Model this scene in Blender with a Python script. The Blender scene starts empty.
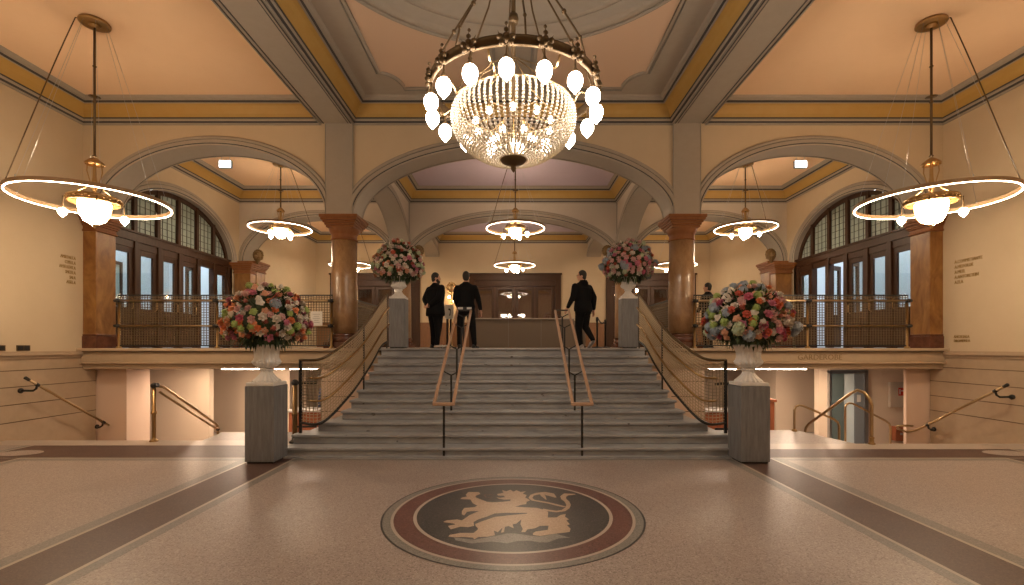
import bpy, bmesh, math, random
from mathutils import Vector, Matrix, Euler
random.seed(7)
PI = math.pi
SC = bpy.context.scene
COL = SC.collection
sin, cos, tan, sqrt = math.sin, math.cos, math.tan, math.sqrt
R = math.radians

# ------------------------------------------------------------------ camera
EYE = 1.80
cd = bpy.data.cameras.new('camera')
cam = bpy.data.objects.new('camera', cd)
COL.objects.link(cam)
cam.location = (0, 0, EYE)
cam.rotation_euler = (PI / 2, 0, 0)
cd.sensor_width = 36.0
cd.lens = 36.0 * 480 / 1024
cd.shift_x = -1 / 1024
cd.shift_y = 54.0 / 1024
cd.clip_start = 0.05
cd.clip_end = 200
SC.camera = cam

# ------------------------------------------------------------------ materials
MATS = {}

def mat(name, col, rough=0.6, metal=0.0, spec=0.5, noise=None, bump=None, emit=None, coat=0.0, trans=0.0, sub=0.0):
    """col: base colour. noise=(scale, colour2, amount[, stretch]) ; bump=(scale, strength)"""
    m = bpy.data.materials.new(name)
    m.use_nodes = True
    nt = m.node_tree
    b = nt.nodes['Principled BSDF']
    b.inputs['Base Color'].default_value = (*col, 1)
    b.inputs['Roughness'].default_value = rough
    b.inputs['Metallic'].default_value = metal
    b.inputs['Specular IOR Level'].default_value = spec
    b.inputs['Coat Weight'].default_value = coat
    b.inputs['Transmission Weight'].default_value = trans
    if noise or bump:
        tc = nt.nodes.new('ShaderNodeTexCoord')
        mp = nt.nodes.new('ShaderNodeMapping')
        nt.links.new(tc.outputs['Object'], mp.inputs['Vector'])
    if noise:
        if len(noise) > 3:
            mp.inputs['Scale'].default_value = noise[3]
        n = nt.nodes.new('ShaderNodeTexNoise')
        n.inputs['Scale'].default_value = noise[0]
        n.inputs['Detail'].default_value = 5
        n.inputs['Roughness'].default_value = 0.65
        if len(noise) > 4:
            n.inputs['Distortion'].default_value = noise[4]
        nt.links.new(mp.outputs['Vector'], n.inputs['Vector'])
        r = nt.nodes.new('ShaderNodeValToRGB')
        r.color_ramp.elements[0].position = 0.5 - noise[2] / 2
        r.color_ramp.elements[1].position = 0.5 + noise[2] / 2
        r.color_ramp.elements[0].color = (*noise[1], 1)
        r.color_ramp.elements[1].color = (*col, 1)
        nt.links.new(n.outputs['Fac'], r.inputs['Fac'])
        nt.links.new(r.outputs['Color'], b.inputs['Base Color'])
    if bump:
        n2 = nt.nodes.new('ShaderNodeTexNoise')
        n2.inputs['Scale'].default_value = bump[0]
        n2.inputs['Detail'].default_value = 4
        nt.links.new(mp.outputs['Vector'], n2.inputs['Vector'])
        bp = nt.nodes.new('ShaderNodeBump')
        bp.inputs['Strength'].default_value = bump[1]
        bp.inputs['Distance'].default_value = 0.02
        nt.links.new(n2.outputs['Fac'], bp.inputs['Height'])
        nt.links.new(bp.outputs['Normal'], b.inputs['Normal'])
    if emit:
        b.inputs['Emission Color'].default_value = (*emit[0], 1)
        b.inputs['Emission Strength'].default_value = emit[1]
    MATS[name] = m
    return m

PLASTER = mat('plaster_cream', (.555, .445, .305), .85, noise=(2.2, (.52, .41, .275), .6), bump=(60, .08))
PLASTER_C = mat('plaster_greige', (.55, .48, .40), .85, noise=(2.2, (.51, .44, .36), .6), bump=(60, .08))
CEIL = mat('ceiling_peach', (.80, .56, .36), .9, noise=(1.2, (.76, .52, .33), .6))
UNDERW = mat('undercroft_plaster', (.78, .64, .50), .85)
FOYERW = mat('foyer_dark_wall', (.26, .13, .085), .8)
CEIL_M = mat('ceiling_mauve', (.50, .42, .50), .9, noise=(1.2, (.47, .39, .47), .6))
GREYSTONE = mat('painted_grey_stone', (.36, .31, .255), .7, noise=(8, (.33, .285, .23), .5))
GREYDARK = mat('painted_grey_dark', (.26, .24, .21), .7)
LINE = mat('pinstripe_dark', (.055, .05, .05), .7)
GOLD = mat('ochre_cove', (.46, .29, .085), .55, noise=(5, (.44, .26, .06), .5))
PEACH = mat('peach_panel', (.62, .44, .31), .9)
STONE = mat('sandstone', (.42, .31, .205), .75, noise=(6, (.37, .27, .18), .5), bump=(40, .1))
JOINT = mat('stone_joint', (.16, .11, .07), .9)
MARBLE = mat('amber_marble', (.30, .15, .045), .4, spec=.3, noise=(2.6, (.16, .065, .02), .40, (1, 1, .5), 2.2))
MARBLE_C = mat('column_marble', (.36, .215, .105), .3, coat=.15, noise=(3.5, (.21, .11, .05), .45, (1, 1, .6), 2.0))
MARBLE_CAP = mat('capital_marble', (.23, .095, .035), .55, spec=.2, coat=.0, noise=(4, (.20, .07, .025), .4, (1, 1, .6), 2.0))
MARBLE_D = mat('dark_marble_base', (.13, .045, .022), .25, coat=.3, noise=(6, (.07, .022, .012), .4))
WOOD = mat('walnut_door_wood', (.062, .026, .012), .5, spec=.3, noise=(3, (.034, .014, .006), .5, (8, 8, .6)))
WOOD_L = mat('oak_panel_wood', (.26, .115, .04), .4, coat=.2, noise=(3, (.17, .07, .025), .5, (8, 8, .6)))
RAILWOOD = mat('oak_handrail', (.42, .27, .175), .45, noise=(3, (.36, .21, .13), .5, (8, 1, 8)))
REDWOOD = mat('red_brown_wood', (.40, .13, .055), .4, noise=(3, (.30, .09, .04), .5, (6, 6, .8)))
BRASS = mat('aged_brass', (.42, .27, .12), .38, metal=1)
BRASS_L = mat('bright_brass', (.50, .36, .20), .3, metal=1)
BRONZE = mat('dark_bronze', (.12, .075, .035), .5, metal=.5)
CARVED = mat('carved_gilt', (.16, .095, .035), .65, metal=.2)
BRASS_D = mat('dark_brass_post', (.24, .15, .065), .4, metal=.7)
BLACK = mat('black_iron', (.012, .011, .011), .5)
MESHM = mat('mesh_wire_bronze', (.13, .09, .05), .5, metal=.4)
MESHS = mat('mesh_wire_brass', (.42, .33, .22), .5, metal=.4)
CHROME = mat('satin_steel', (.45, .47, .5), .3, metal=1)
RINGTAN = mat('ring_housing', (.30, .19, .10), .5, metal=.3)
WHITE = mat('white_plaster', (.72, .69, .66), .6, noise=(9, (.62, .58, .54), .5))
CONCRETE = mat('grey_concrete_wood', (.22, .22, .228), .7, noise=(3, (.11, .11, .115), .55, (7, 7, .9)), bump=(30, .15))
CANVAS = mat('counter_board', (.20, .155, .115), .75, noise=(40, (.17, .13, .095), .5))
CANVAS_T = mat('counter_top', (.42, .36, .30), .5)
SUIT = mat('black_suit', (.006, .006, .007), .9, spec=.15)
SUIT2 = mat('black_trousers', (.007, .007, .008), .9, spec=.15)
SHOE = mat('black_shoe', (.01, .01, .01), .35)
SNEAK = mat('grey_sneaker', (.32, .31, .31), .6)
SKIN = mat('skin', (.50, .27, .18), .5)
HAIR = mat('dark_hair', (.012, .009, .007), .6)
SHIRT = mat('white_shirt', (.6, .58, .56), .7)
WHITEPAPER = mat('white_card', (.62, .60, .56), .6)
INK = mat('black_ink', (.02, .02, .02), .6)
FOLIAGE = mat('dark_foliage', (.045, .075, .025), .6, noise=(6, (.02, .035, .012), .5))
WALLBLUE = mat('pale_blue_wall', (.58, .64, .68), .8)
LEADED = mat('leaded_glass', (.34, .40, .36), .35, noise=(7, (.26, .32, .29), .6))
LEAD = mat('lead_came', (.06, .06, .055), .5)
COATD = mat('dark_coat_cloth', (.02, .022, .03), .9)
COATB = mat('blue_coat_cloth', (.06, .08, .14), .9)
COATT = mat('tan_coat_cloth', (.35, .22, .10), .9)
REDSIGN = mat('red_sign', (.55, .03, .02), .5)
LETTER = mat('bronze_letter', (.30, .19, .06), .5, metal=.2)
LETTER_S = mat('stone_letter', (.24, .155, .075), .7)
CRYSTAL = mat('crystal_bead', (.95, .88, .76), .12, spec=.9, trans=.0)
F_GREY = mat('terrazzo_grey', (.22, .195, .16), .35)
F_WHITE = mat('terrazzo_white', (.40, .335, .28), .35)

def terrazzo(name, base, c2, c3, rough=.36):
    m = mat(name, base, rough)
    nt = m.node_tree
    b = nt.nodes['Principled BSDF']
    tc = nt.nodes.new('ShaderNodeTexCoord')
    v = nt.nodes.new('ShaderNodeTexVoronoi'); v.inputs['Scale'].default_value = 95
    nt.links.new(tc.outputs['Object'], v.inputs['Vector'])
    sx = nt.nodes.new('ShaderNodeSeparateColor')
    nt.links.new(v.outputs['Color'], sx.inputs['Color'])
    r = nt.nodes.new('ShaderNodeValToRGB')
    r.color_ramp.interpolation = 'CONSTANT'
    r.color_ramp.elements[0].color = (*c2, 1)
    r.color_ramp.elements[1].position = .16
    r.color_ramp.elements[1].color = (*base, 1)
    e = r.color_ramp.elements.new(.85); e.color = (*c3, 1)
    nt.links.new(sx.outputs['Red'], r.inputs['Fac'])
    n = nt.nodes.new('ShaderNodeTexNoise'); n.inputs['Scale'].default_value = 1.1; n.inputs['Detail'].default_value = 6
    nt.links.new(tc.outputs['Object'], n.inputs['Vector'])
    mx = nt.nodes.new('ShaderNodeMix'); mx.data_type = 'RGBA'; mx.blend_type = 'MULTIPLY'
    r2 = nt.nodes.new('ShaderNodeValToRGB')
    r2.color_ramp.elements[0].position = .35; r2.color_ramp.elements[0].color = (.92, .90, .89, 1)
    r2.color_ramp.elements[1].position = .6; r2.color_ramp.elements[1].color = (1, 1, 1, 1)
    nt.links.new(n.outputs['Fac'], r2.inputs['Fac'])
    mx.inputs[0].default_value = 1
    nt.links.new(r.outputs['Color'], mx.inputs[6]); nt.links.new(r2.outputs['Color'], mx.inputs[7])
    nt.links.new(mx.outputs[2], b.inputs['Base Color'])
    rr = nt.nodes.new('ShaderNodeMapRange')
    rr.inputs['To Min'].default_value = rough - .06; rr.inputs['To Max'].default_value = rough + .12
    nt.links.new(n.outputs['Fac'], rr.inputs['Value']); nt.links.new(rr.outputs['Result'], b.inputs['Roughness'])
    return m

TERRAZZO = terrazzo('terrazzo_beige', (.335, .28, .25), (.225, .18, .158), (.43, .37, .335))
TERR_BROWN = terrazzo('terrazzo_brown', (.085, .046, .036), (.055, .028, .022), (.12, .07, .055), .42)
TERR_RED = terrazzo('terrazzo_red', (.135, .062, .052), (.095, .042, .034), (.18, .085, .07))
TERR_BLACK = terrazzo('terrazzo_black', (.054, .049, .047), (.034, .03, .029), (.085, .075, .07))
TERR_GREY = terrazzo('terrazzo_greygreen', (.21, .20, .18), (.155, .145, .13), (.26, .25, .225))
TERR_TAN = terrazzo('terrazzo_tan', (.43, .31, .215), (.37, .265, .18), (.49, .37, .26))

def stair_marble():
    m = mat('stair_marble', (.42, .40, .385), .45)
    nt = m.node_tree; b = nt.nodes['Principled BSDF']
    tc = nt.nodes.new('ShaderNodeTexCoord')
    mp = nt.nodes.new('ShaderNodeMapping'); mp.inputs['Scale'].default_value = (.9, 1.6, 1.6)
    nt.links.new(tc.outputs['Object'], mp.inputs['Vector'])
    n = nt.nodes.new('ShaderNodeTexNoise'); n.inputs['Scale'].default_value = 3; n.inputs['Detail'].default_value = 7
    n.inputs['Distortion'].default_value = .8
    nt.links.new(mp.outputs['Vector'], n.inputs['Vector'])
    r = nt.nodes.new('ShaderNodeValToRGB')
    r.color_ramp.elements[0].position = .36; r.color_ramp.elements[0].color = (.275, .275, .282, 1)
    r.color_ramp.elements[1].position = .6; r.color_ramp.elements[1].color = (.345, .345, .352, 1)
    nt.links.new(n.outputs['Fac'], r.inputs['Fac'])
    n3 = nt.nodes.new('ShaderNodeTexNoise'); n3.inputs['Scale'].default_value = 9; n3.inputs['Detail'].default_value = 3
    mp3 = nt.nodes.new('ShaderNodeMapping'); mp3.inputs['Scale'].default_value = (.55, 1.2, 1.6)
    nt.links.new(tc.outputs['Object'], mp3.inputs['Vector']); nt.links.new(mp3.outputs['Vector'], n3.inputs['Vector'])
    r3 = nt.nodes.new('ShaderNodeValToRGB')
    r3.color_ramp.elements[0].position = .70; r3.color_ramp.elements[0].color = (1, 1, 1, 1)
    r3.color_ramp.elements[1].position = .73; r3.color_ramp.elements[1].color = (.22, .18, .15, 1)
    nt.links.new(n3.outputs['Fac'], r3.inputs['Fac'])
    mx = nt.nodes.new('ShaderNodeMix'); mx.data_type = 'RGBA'; mx.blend_type = 'MULTIPLY'; mx.inputs[0].default_value = 1
    nt.links.new(r.outputs['Color'], mx.inputs[6]); nt.links.new(r3.outputs['Color'], mx.inputs[7])
    nt.links.new(mx.outputs[2], b.inputs['Base Color'])
    return m
STAIRM = stair_marble()

def emis(name, col, s):
    m = bpy.data.materials.new(name); m.use_nodes = True
    nt = m.node_tree
    nt.nodes.remove(nt.nodes['Principled BSDF'])
    e = nt.nodes.new('ShaderNodeEmission')
    e.inputs['Color'].default_value = (*col, 1); e.inputs['Strength'].default_value = s
    nt.links.new(e.outputs[0], nt.nodes['Material Output'].inputs['Surface'])
    MATS[name] = m
    return m
#LIGHTS
E_CHAND = emis('chandelier_globe_glow', (1, .87, .73), 26)
E_INNER = emis('inner_bulb_glow', (1, .84, .64), 22)
E_BOWL = emis('pendant_bowl_glow', (1, .77, .52), 42)
E_BULB = emis('pendant_bulb_glow', (1, .77, .52), 42)
E_LED = emis('led_ring_glow', (1, .77, .52), 22)
E_LED_F = emis('led_ring_far_glow', (1, .80, .62), 10)
E_TUBE = emis('tube_glow', (1, .80, .62), 22)
E_UNDER = emis('downlight_glow', (1, .74, .52), 270)
E_SIGN = emis('exit_sign_glow', (.80, .92, 1), 7)
E_COOL = emis('cool_panel_glow', (.80, .90, 1), 13)
E_WARMP = emis('foyer_panel_glow', (1, .70, .48), 14)
E_SCONCE = emis('sconce_glow', (1, .62, .28), 60)
E_BLUEW = emis('blue_lit_screen', (.35, .6, 1), 1.6)

def glass_mat(name, tint=(.9, .93, .92), gloss=.12, rough=.02):
    m = bpy.data.materials.new(name); m.use_nodes = True
    nt = m.node_tree
    nt.nodes.remove(nt.nodes['Principled BSDF'])
    t = nt.nodes.new('ShaderNodeBsdfTransparent'); t.inputs['Color'].default_value = (*tint, 1)
    g = nt.nodes.new('ShaderNodeBsdfGlossy'); g.inputs['Roughness'].default_value = rough
    mx = nt.nodes.new('ShaderNodeMixShader'); mx.inputs[0].default_value = gloss
    nt.links.new(t.outputs[0], mx.inputs[1]); nt.links.new(g.outputs[0], mx.inputs[2])
    nt.links.new(mx.outputs[0], nt.nodes['Material Output'].inputs['Surface'])
    MATS[name] = m
    return m
GLASS = glass_mat('door_glass')
def bead_mat():
    m = bpy.data.materials.new('crystal_strands'); m.use_nodes = True
    nt = m.node_tree
    nt.nodes.remove(nt.nodes['Principled BSDF'])
    t = nt.nodes.new('ShaderNodeBsdfTranslucent'); t.inputs['Color'].default_value = (.60, .52, .40, 1)
    d = nt.nodes.new('ShaderNodeBsdfDiffuse'); d.inputs['Color'].default_value = (.62, .55, .44, 1)
    g = nt.nodes.new('ShaderNodeBsdfGlossy'); g.inputs['Roughness'].default_value = .12
    a = nt.nodes.new('ShaderNodeMixShader'); a.inputs[0].default_value = .35
    b = nt.nodes.new('ShaderNodeMixShader'); b.inputs[0].default_value = .22
    nt.links.new(t.outputs[0], a.inputs[1]); nt.links.new(d.outputs[0], a.inputs[2])
    nt.links.new(a.outputs[0], b.inputs[1]); nt.links.new(g.outputs[0], b.inputs[2])
    nt.links.new(b.outputs[0], nt.nodes['Material Output'].inputs['Surface'])
    return m
BEAD = bead_mat()

# ------------------------------------------------------------------ mesh helper
class MB:
    def __init__(s):
        s.v = []; s.f = []; s.mi = []; s.sm = []
    def add(s, vs, fs, mi=0, smooth=False):
        o = len(s.v)
        s.v += [tuple(p) for p in vs]
        for f in fs:
            s.f.append([i + o for i in f]); s.mi.append(mi); s.sm.append(smooth)
        return s
    def box(s, x0, x1, y0, y1, z0, z1, mi=0):
        if x0 > x1: x0, x1 = x1, x0
        if y0 > y1: y0, y1 = y1, y0
        if z0 > z1: z0, z1 = z1, z0
        return s.add([(x0, y0, z0), (x1, y0, z0), (x1, y1, z0), (x0, y1, z0), (x0, y0, z1), (x1, y0, z1), (x1, y1, z1), (x0, y1, z1)],
              [(0, 3, 2, 1), (4, 5, 6, 7), (0, 1, 5, 4), (1, 2, 6, 5), (2, 3, 7, 6), (3, 0, 4, 7)], mi)
    def lathe(s, prof, n=24, c=(0, 0, 0), mi=0, smooth=True, a0=0, a1=2 * PI, flute=None, caps=True):
        full = abs(a1 - a0 - 2 * PI) < 1e-6
        m = n if full else n + 1
        vs = []
        for (r, z) in prof:
            for k in range(m):
                a = a0 + (a1 - a0) * k / n
                rr = r * (1 + flute[1] * cos(flute[0] * a)) if flute else r
                vs.append((c[0] + rr * cos(a), c[1] + rr * sin(a), c[2] + z))
        fs = []
        for i in range(len(prof) - 1):
            for k in range(n):
                k2 = (k + 1) % m
                fs.append((i * m + k, i * m + k2, (i + 1) * m + k2, (i + 1) * m + k))
        if full and caps:
            if prof[0][0] > 1e-4: fs.append(tuple(range(m - 1, -1, -1)))
            if prof[-1][0] > 1e-4: fs.append(tuple((len(prof) - 1) * m + k for k in range(m)))
        return s.add(vs, fs, mi, smooth)
    def tube(s, pts, r, n=8, mi=0, closed=False, smooth=True, caps=True):
        pts = [Vector(p) for p in pts]
        N = len(pts)
        rs = r if isinstance(r, (list, tuple)) else [r] * N
        vs = []; up = None
        for i, p in enumerate(pts):
            if closed: t = pts[(i + 1) % N] - pts[i - 1]
            else: t = pts[min(i + 1, N - 1)] - pts[max(i - 1, 0)]
            if t.length < 1e-9: t = Vector((0, 0, 1))
            t.normalize()
            if up is None:
                up = Vector((0, 0, 1)) if abs(t.z) < .9 else Vector((1, 0, 0))
            a = t.cross(up)
            if a.length < 1e-5: a = t.cross(Vector((1, 0, 0)))
            a.normalize(); b = a.cross(t).normalized(); up = b
            for k in range(n):
                th = 2 * PI * k / n
                vs.append(p + (a * cos(th) + b * sin(th)) * rs[i])
        fs = []
        for i in range(N if closed else N - 1):
            j = (i + 1) % N
            for k in range(n):
                k2 = (k + 1) % n
                fs.append((i * n + k, i * n + k2, j * n + k2, j * n + k))
        if caps and not closed:
            fs.append(tuple(range(n - 1, -1, -1))); fs.append(tuple((N - 1) * n + k for k in range(n)))
        return s.add(vs, fs, mi, smooth)
    def bar(s, a, b, w, h, mi=0):
        """rectangular bar from a to b, width w (horizontal) height h"""
        a = Vector(a); b = Vector(b); t = (b - a)
        if t.length < 1e-9: return s
        t.normalize()
        up = Vector((0, 0, 1)) if abs(t.z) < .95 else Vector((0, 1, 0))
        x = t.cross(up).normalized() * (w / 2); y = x.cross(t).normalized() * (h / 2)
        vs = [a - x - y, a + x - y, a + x + y, a - x + y, b - x - y, b + x - y, b + x + y, b - x + y]
        return s.add(vs, [(0, 3, 2, 1), (4, 5, 6, 7), (0, 1, 5, 4), (1, 2, 6, 5), (2, 3, 7, 6), (3, 0, 4, 7)], mi)
    def sphere(s, c, r, n=12, m=8, mi=0, sc=(1, 1, 1)):
        vs = [(c[0], c[1], c[2] - r * sc[2])]
        for i in range(1, m):
            ph = -PI / 2 + PI * i / m
            for k in range(n):
                a = 2 * PI * k / n
                vs.append((c[0] + r * sc[0] * cos(ph) * cos(a), c[1] + r * sc[1] * cos(ph) * sin(a), c[2] + r * sc[2] * sin(ph)))
        vs.append((c[0], c[1], c[2] + r * sc[2]))
        fs = []
        for k in range(n):
            k2 = (k + 1) % n
            fs.append((0, 1 + k2, 1 + k))
            for i in range(m - 2):
                fs.append((1 + i * n + k, 1 + i * n + k2, 1 + (i + 1) * n + k2, 1 + (i + 1) * n + k))
            fs.append((1 + (m - 2) * n + k, 1 + (m - 2) * n + k2, len(vs) - 1))
        return s.add(vs, fs, mi, True)
    def poly(s, pts, z, h=0.0, mi=0):
        """flat polygon with thickness h (top at z)"""
        n = len(pts)
        area = sum(pts[i][0] * pts[(i + 1) % n][1] - pts[(i + 1) % n][0] * pts[i][1] for i in range(n))
        if area < 0: pts = pts[::-1]
        vs = [(p[0], p[1], z) for p in pts]
        fs = [tuple(range(n))]
        if h:
            vs += [(p[0], p[1], z - h) for p in pts]
            fs += [(i, i + n, (i + 1) % n + n, (i + 1) % n) for i in range(n)]
        return s.add(vs, fs, mi)
    def xf(s, M, start=0):
        for i in range(start, len(s.v)):
            s.v[i] = tuple(M @ Vector(s.v[i]))
        return s
    def build(s, name, mats, parent=None, loc=None, bevel=0, tri=False, fixn=False, kind=None):
        me = bpy.data.meshes.new(name)
        me.from_pydata([tuple(p) for p in s.v], [], s.f)
        if not isinstance(mats, (list, tuple)): mats = [mats]
        for m in mats: me.materials.append(m)
        me.polygons.foreach_set('material_index', s.mi)
        me.polygons.foreach_set('use_smooth', s.sm)
        if tri or fixn:
            bm = bmesh.new(); bm.from_mesh(me)
            if fixn: bmesh.ops.recalc_face_normals(bm, faces=bm.faces)
            if tri: bmesh.ops.triangulate(bm, faces=[f for f in bm.faces if len(f.verts) > 4])
            bm.to_mesh(me); bm.free()
        me.update()
        o = bpy.data.objects.new(name, me)
        COL.objects.link(o)
        if parent: o.parent = parent
        if loc: o.location = loc
        if bevel:
            b = o.modifiers.new('bevel', 'BEVEL'); b.width = bevel; b.segments = 2; b.limit_method = 'ANGLE'
        if kind: o['kind'] = kind
        return o

def empty(name, loc=(0, 0, 0), rz=0, label=None, cat=None, group=None, kind=None):
    o = bpy.data.objects.new(name, None)
    COL.objects.link(o)
    o.location = loc; o.rotation_euler = (0, 0, rz); o.empty_display_size = .1
    tag(o, label, cat, group, kind)
    return o
def tag(o, label=None, cat=None, group=None, kind=None):
    if label: o['label'] = label
    if cat: o['category'] = cat
    if group: o['group'] = group
    if kind: o['kind'] = kind
    return o
def copy_tree(o, parent=None):
    c = o.copy(); COL.objects.link(c)
    if parent: c.parent = parent
    for ch in list(o.children):
        copy_tree(ch, c)
    return c
def struct(name, mb, mats, **k):
    return mb.build(name, mats, kind='structure', **k)

def text_obj(name, body, size, material, parent=None, loc=(0, 0, 0), rot=(0, 0, 0), align='LEFT', depth=.008, sx=1):
    cu = bpy.data.curves.new(name, 'FONT')
    cu.body = body; cu.size = size; cu.extrude = depth; cu.align_x = align; cu.resolution_u = 2
    tmp = bpy.data.objects.new('tmp_text', cu); COL.objects.link(tmp)
    dg = bpy.context.evaluated_depsgraph_get(); dg.update()
    me = bpy.data.meshes.new_from_object(tmp.evaluated_get(dg))
    bpy.data.objects.remove(tmp)
    me.materials.clear(); me.materials.append(material)
    o = bpy.data.objects.new(name, me); COL.objects.link(o)
    o.parent = parent; o.location = loc; o.rotation_euler = rot; o.scale = (sx, 1, 1)
    return o
# ================================================================== THE SETTING
WX = 9.72; YA = 10.85; TA = .60; YB = 16.75; YC = 23.3; LZ = 1.76; UZ = -1.0
SPR = 4.77; ZC = 7.28; ZW = 6.80
YB1 = 16.75; YB2 = 17.35
WX2 = 9.55
HOLE_L = 9.19; HOLE_R = 8.88

# ---- floor: beige terrazzo with inlaid bands (each band a thin inlay a millimetre proud)
f = MB()
f.box(-WX, 0, -1.5, HOLE_L, -.25, 0); f.box(0, WX, -1.5, HOLE_R, -.25, 0)
f.add([(s_ * x, y, z) for s_ in (1,) for z in (-.25, 0) for (x, y) in ((-3.6, HOLE_L), (-5.95, HOLE_L), (-6.1, 10.1), (-3.6, 10.1))], [(0, 1, 2, 3), (7, 6, 5, 4), (1, 5, 6, 2), (2, 6, 7, 3)])
f.add([(x, y, z) for z in (-.25, 0) for (x, y) in ((3.6, HOLE_R), (6.35, HOLE_R), (6.08, 10.35), (3.6, 10.35))], [(3, 2, 1, 0), (4, 5, 6, 7), (1, 2, 6, 5), (2, 3, 7, 6)])
floor = struct('floor', f, TERRAZZO)
def floor_piece(name, m, rects, z=.0015):
    b = MB()
    for (x0, x1, y0, y1) in rects: b.box(x0, x1, y0, y1, z - .0014, z)
    return b.build(name, m, parent=floor)
brown = []; white = []; grey = []
for s in (-1, 1):
    hy = HOLE_L if s < 0 else HOLE_R
    def q(a, b): return (min(s * a, s * b), max(s * a, s * b))
    for (a, b, L) in ((3.37, 3.49, grey), (3.49, 3.53, white), (3.53, 4.13, brown), (4.13, 4.17, white), (4.17, 4.33, grey)):
        L.append((*q(a, b), -1.5, 7.72))
    for (a, b, L) in ((7.78, 7.92, grey), (7.92, 7.96, white), (7.96, 8.70, brown), (8.70, 8.74, white), (8.74, 8.86, grey)):
        L.append((*q(a, b), -1.5, 7.72 if a < 8.6 else 8.86))
    # transverse band in front of the stairwell
    grey.append((*q(4.33, 7.78), 7.58, 7.72)); white.append((*q(4.17, 7.96), 7.72, 7.76))
    brown.append((*q(3.53, 8.70), 7.76, hy - .47)); 
    # stone nosing along the stairwell edge
    white.append((*q(3.75, WX), hy - .46, hy))
grey.append((-3.37, 3.37, 7.60, 7.68))
floor_piece('brown_band', TERR_BROWN, brown); floor_piece('white_strip', F_WHITE, white, .002); floor_piece('grey_border', TERR_GREY, grey, .001)
b = MB()
for s in (-1, 1):
    b.add([(s * 8.33 + .36 * cos(a * PI / 12), 8.1 + .22 * sin(a * PI / 12), .003) for a in range(24)], [tuple(range(24))])
b.build('oval_inlay', TERRAZZO, parent=floor)

# ---- medallion with the lion
med = empty('floor_medallion', (0, 5.23, 0), 0, 'round terrazzo floor medallion with a heraldic lion in front of the marble stairs', 'floor mosaic')
def ring(name, r0, r1, m, z):
    b = MB(); n = 96
    if r0 <= 0:
        b.add([(r1 * cos(2 * PI * k / n), r1 * sin(2 * PI * k / n), z) for k in range(n)], [tuple(range(n))])
    else:
        vs = [(r * cos(2 * PI * k / n), r * sin(2 * PI * k / n), z) for r in (r0, r1) for k in range(n)]
        b.add(vs, [(k, n + k, n + (k + 1) % n, (k + 1) % n) for k in range(n)])
    return b.build(name, m, parent=med)
ring('dark_edge_ring', 1.375, 1.395, TERR_BLACK, .002); ring('grey_ring', 1.295, 1.375, TERR_GREY, .002); ring('white_ring', 1.265, 1.295, F_WHITE, .0022)
ring('red_ring', 1.065, 1.265, TERR_RED, .002); ring('white_ring', 1.03, 1.065, F_WHITE, .0022); ring('black_disc', 0, 1.03, TERR_BLACK, .002)
def fl(u, v):
    px = 440 + u / 6.4; py = 470 + v / 6.4
    Y = EYE * 480 / (py - 346.5)
    return ((px - 513) * Y / 480, Y - 5.23)
lion = [(165,160),(180,143),(250,143),(258,155),(232,165),(225,175),(262,190),(300,205),(340,208),(400,205),(450,200),(452,190),(410,192),(375,185),(360,176),(385,180),(415,175),(408,166),(370,165),(365,155),(405,148),(398,130),(425,138),(450,128),(470,140),(490,131),(515,142),(550,138),(530,152),(555,163),(545,178),(578,195),(555,205),(552,220),(520,225),(482,236),(550,241),(620,244),(660,255),(692,270),(690,306),(745,306),(770,290),(806,283),(800,300),(826,318),(808,325),(832,350),(812,355),(836,378),(830,398),(800,402),(760,407),(700,415),(640,425),(595,418),(596,405),(612,396),(690,385),(695,358),(640,360),(608,375),(560,382),(545,400),(520,399),(530,380),(515,350),(520,318),(490,345),(465,350),(472,375),(440,361),(415,366),(410,400),(390,403),(400,371),(370,400),(345,390),(352,420),(300,430),(245,431),(220,446),(210,435),(150,431),(95,433),(55,428),(60,418),(130,405),(215,405),(245,380),(228,360),(225,348),(270,330),(350,302),(450,291),(558,281),(558,276),(420,276),(350,280),(300,300),(245,318),(215,335),(218,360),(180,368),(130,365),(70,382),(50,360),(100,350),(90,345),(20,335),(40,325),(110,318),(140,325),(190,290),(250,265),(200,265),(172,270),(155,293),(140,285),(140,265),(155,245),(220,240),(240,230),(210,215),(195,190),(130,188),(140,178),(172,171)]
b = MB(); b.poly([fl(*p) for p in lion], .0035, 0); b.build('lion', TERR_TAN, parent=med, tri=True)
rock = [(90,434),(220,448),(350,425),(430,408),(480,408),(560,420),(640,428),(740,410),(835,435),(760,440),(690,465),(640,465),(580,455),(500,455),(430,472),(380,465),(330,460),(200,472),(100,452)]
b = MB(); b.poly([fl(*p) for p in rock], .003, 0); b.build('rock', TERR_GREY, parent=med, tri=True)
def strip(name, pts, ws, m, z):
    P = [Vector(fl(*p)) for p in pts]; L = []; Rr = []
    for i, p in enumerate(P):
        t = (P[min(i + 1, len(P) - 1)] - P[max(i - 1, 0)]).normalized(); n = Vector((-t.y, t.x)) * ws[i] / 2
        L.append(p + n); Rr.append(p - n)
    b = MB(); n = len(P)
    b.add([(*p, z) for p in L + Rr], [(i, i + n, i + n + 1, i + 1) if True else 0 for i in range(n - 1)])
    return b.build(name, m, parent=med)
strip('tail', [(655,256),(700,262),(745,268),(790,262),(815,245),(823,225),(812,203),(792,188),(788,172),(808,158),(866,157)], [.07,.05,.05,.05,.05,.05,.055,.06,.07,.09,.03], TERR_TAN, .004)
strip('tail_curl', [(800,238),(755,228),(700,214),(640,203),(595,195),(578,180),(590,163),(625,153),(670,150),(705,158),(742,178)], [.04,.045,.045,.045,.045,.045,.05,.07,.10,.12,.02], TERR_TAN, .004)
strip('tail_tuft', [(648,150),(662,170),(680,192)], [.06,.05,.01], TERR_TAN, .0042)
strip('tongue', [(345,163),(310,158),(285,160),(292,176),(335,180)], [.015,.02,.02,.02,.015], TERR_RED, .004)

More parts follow.
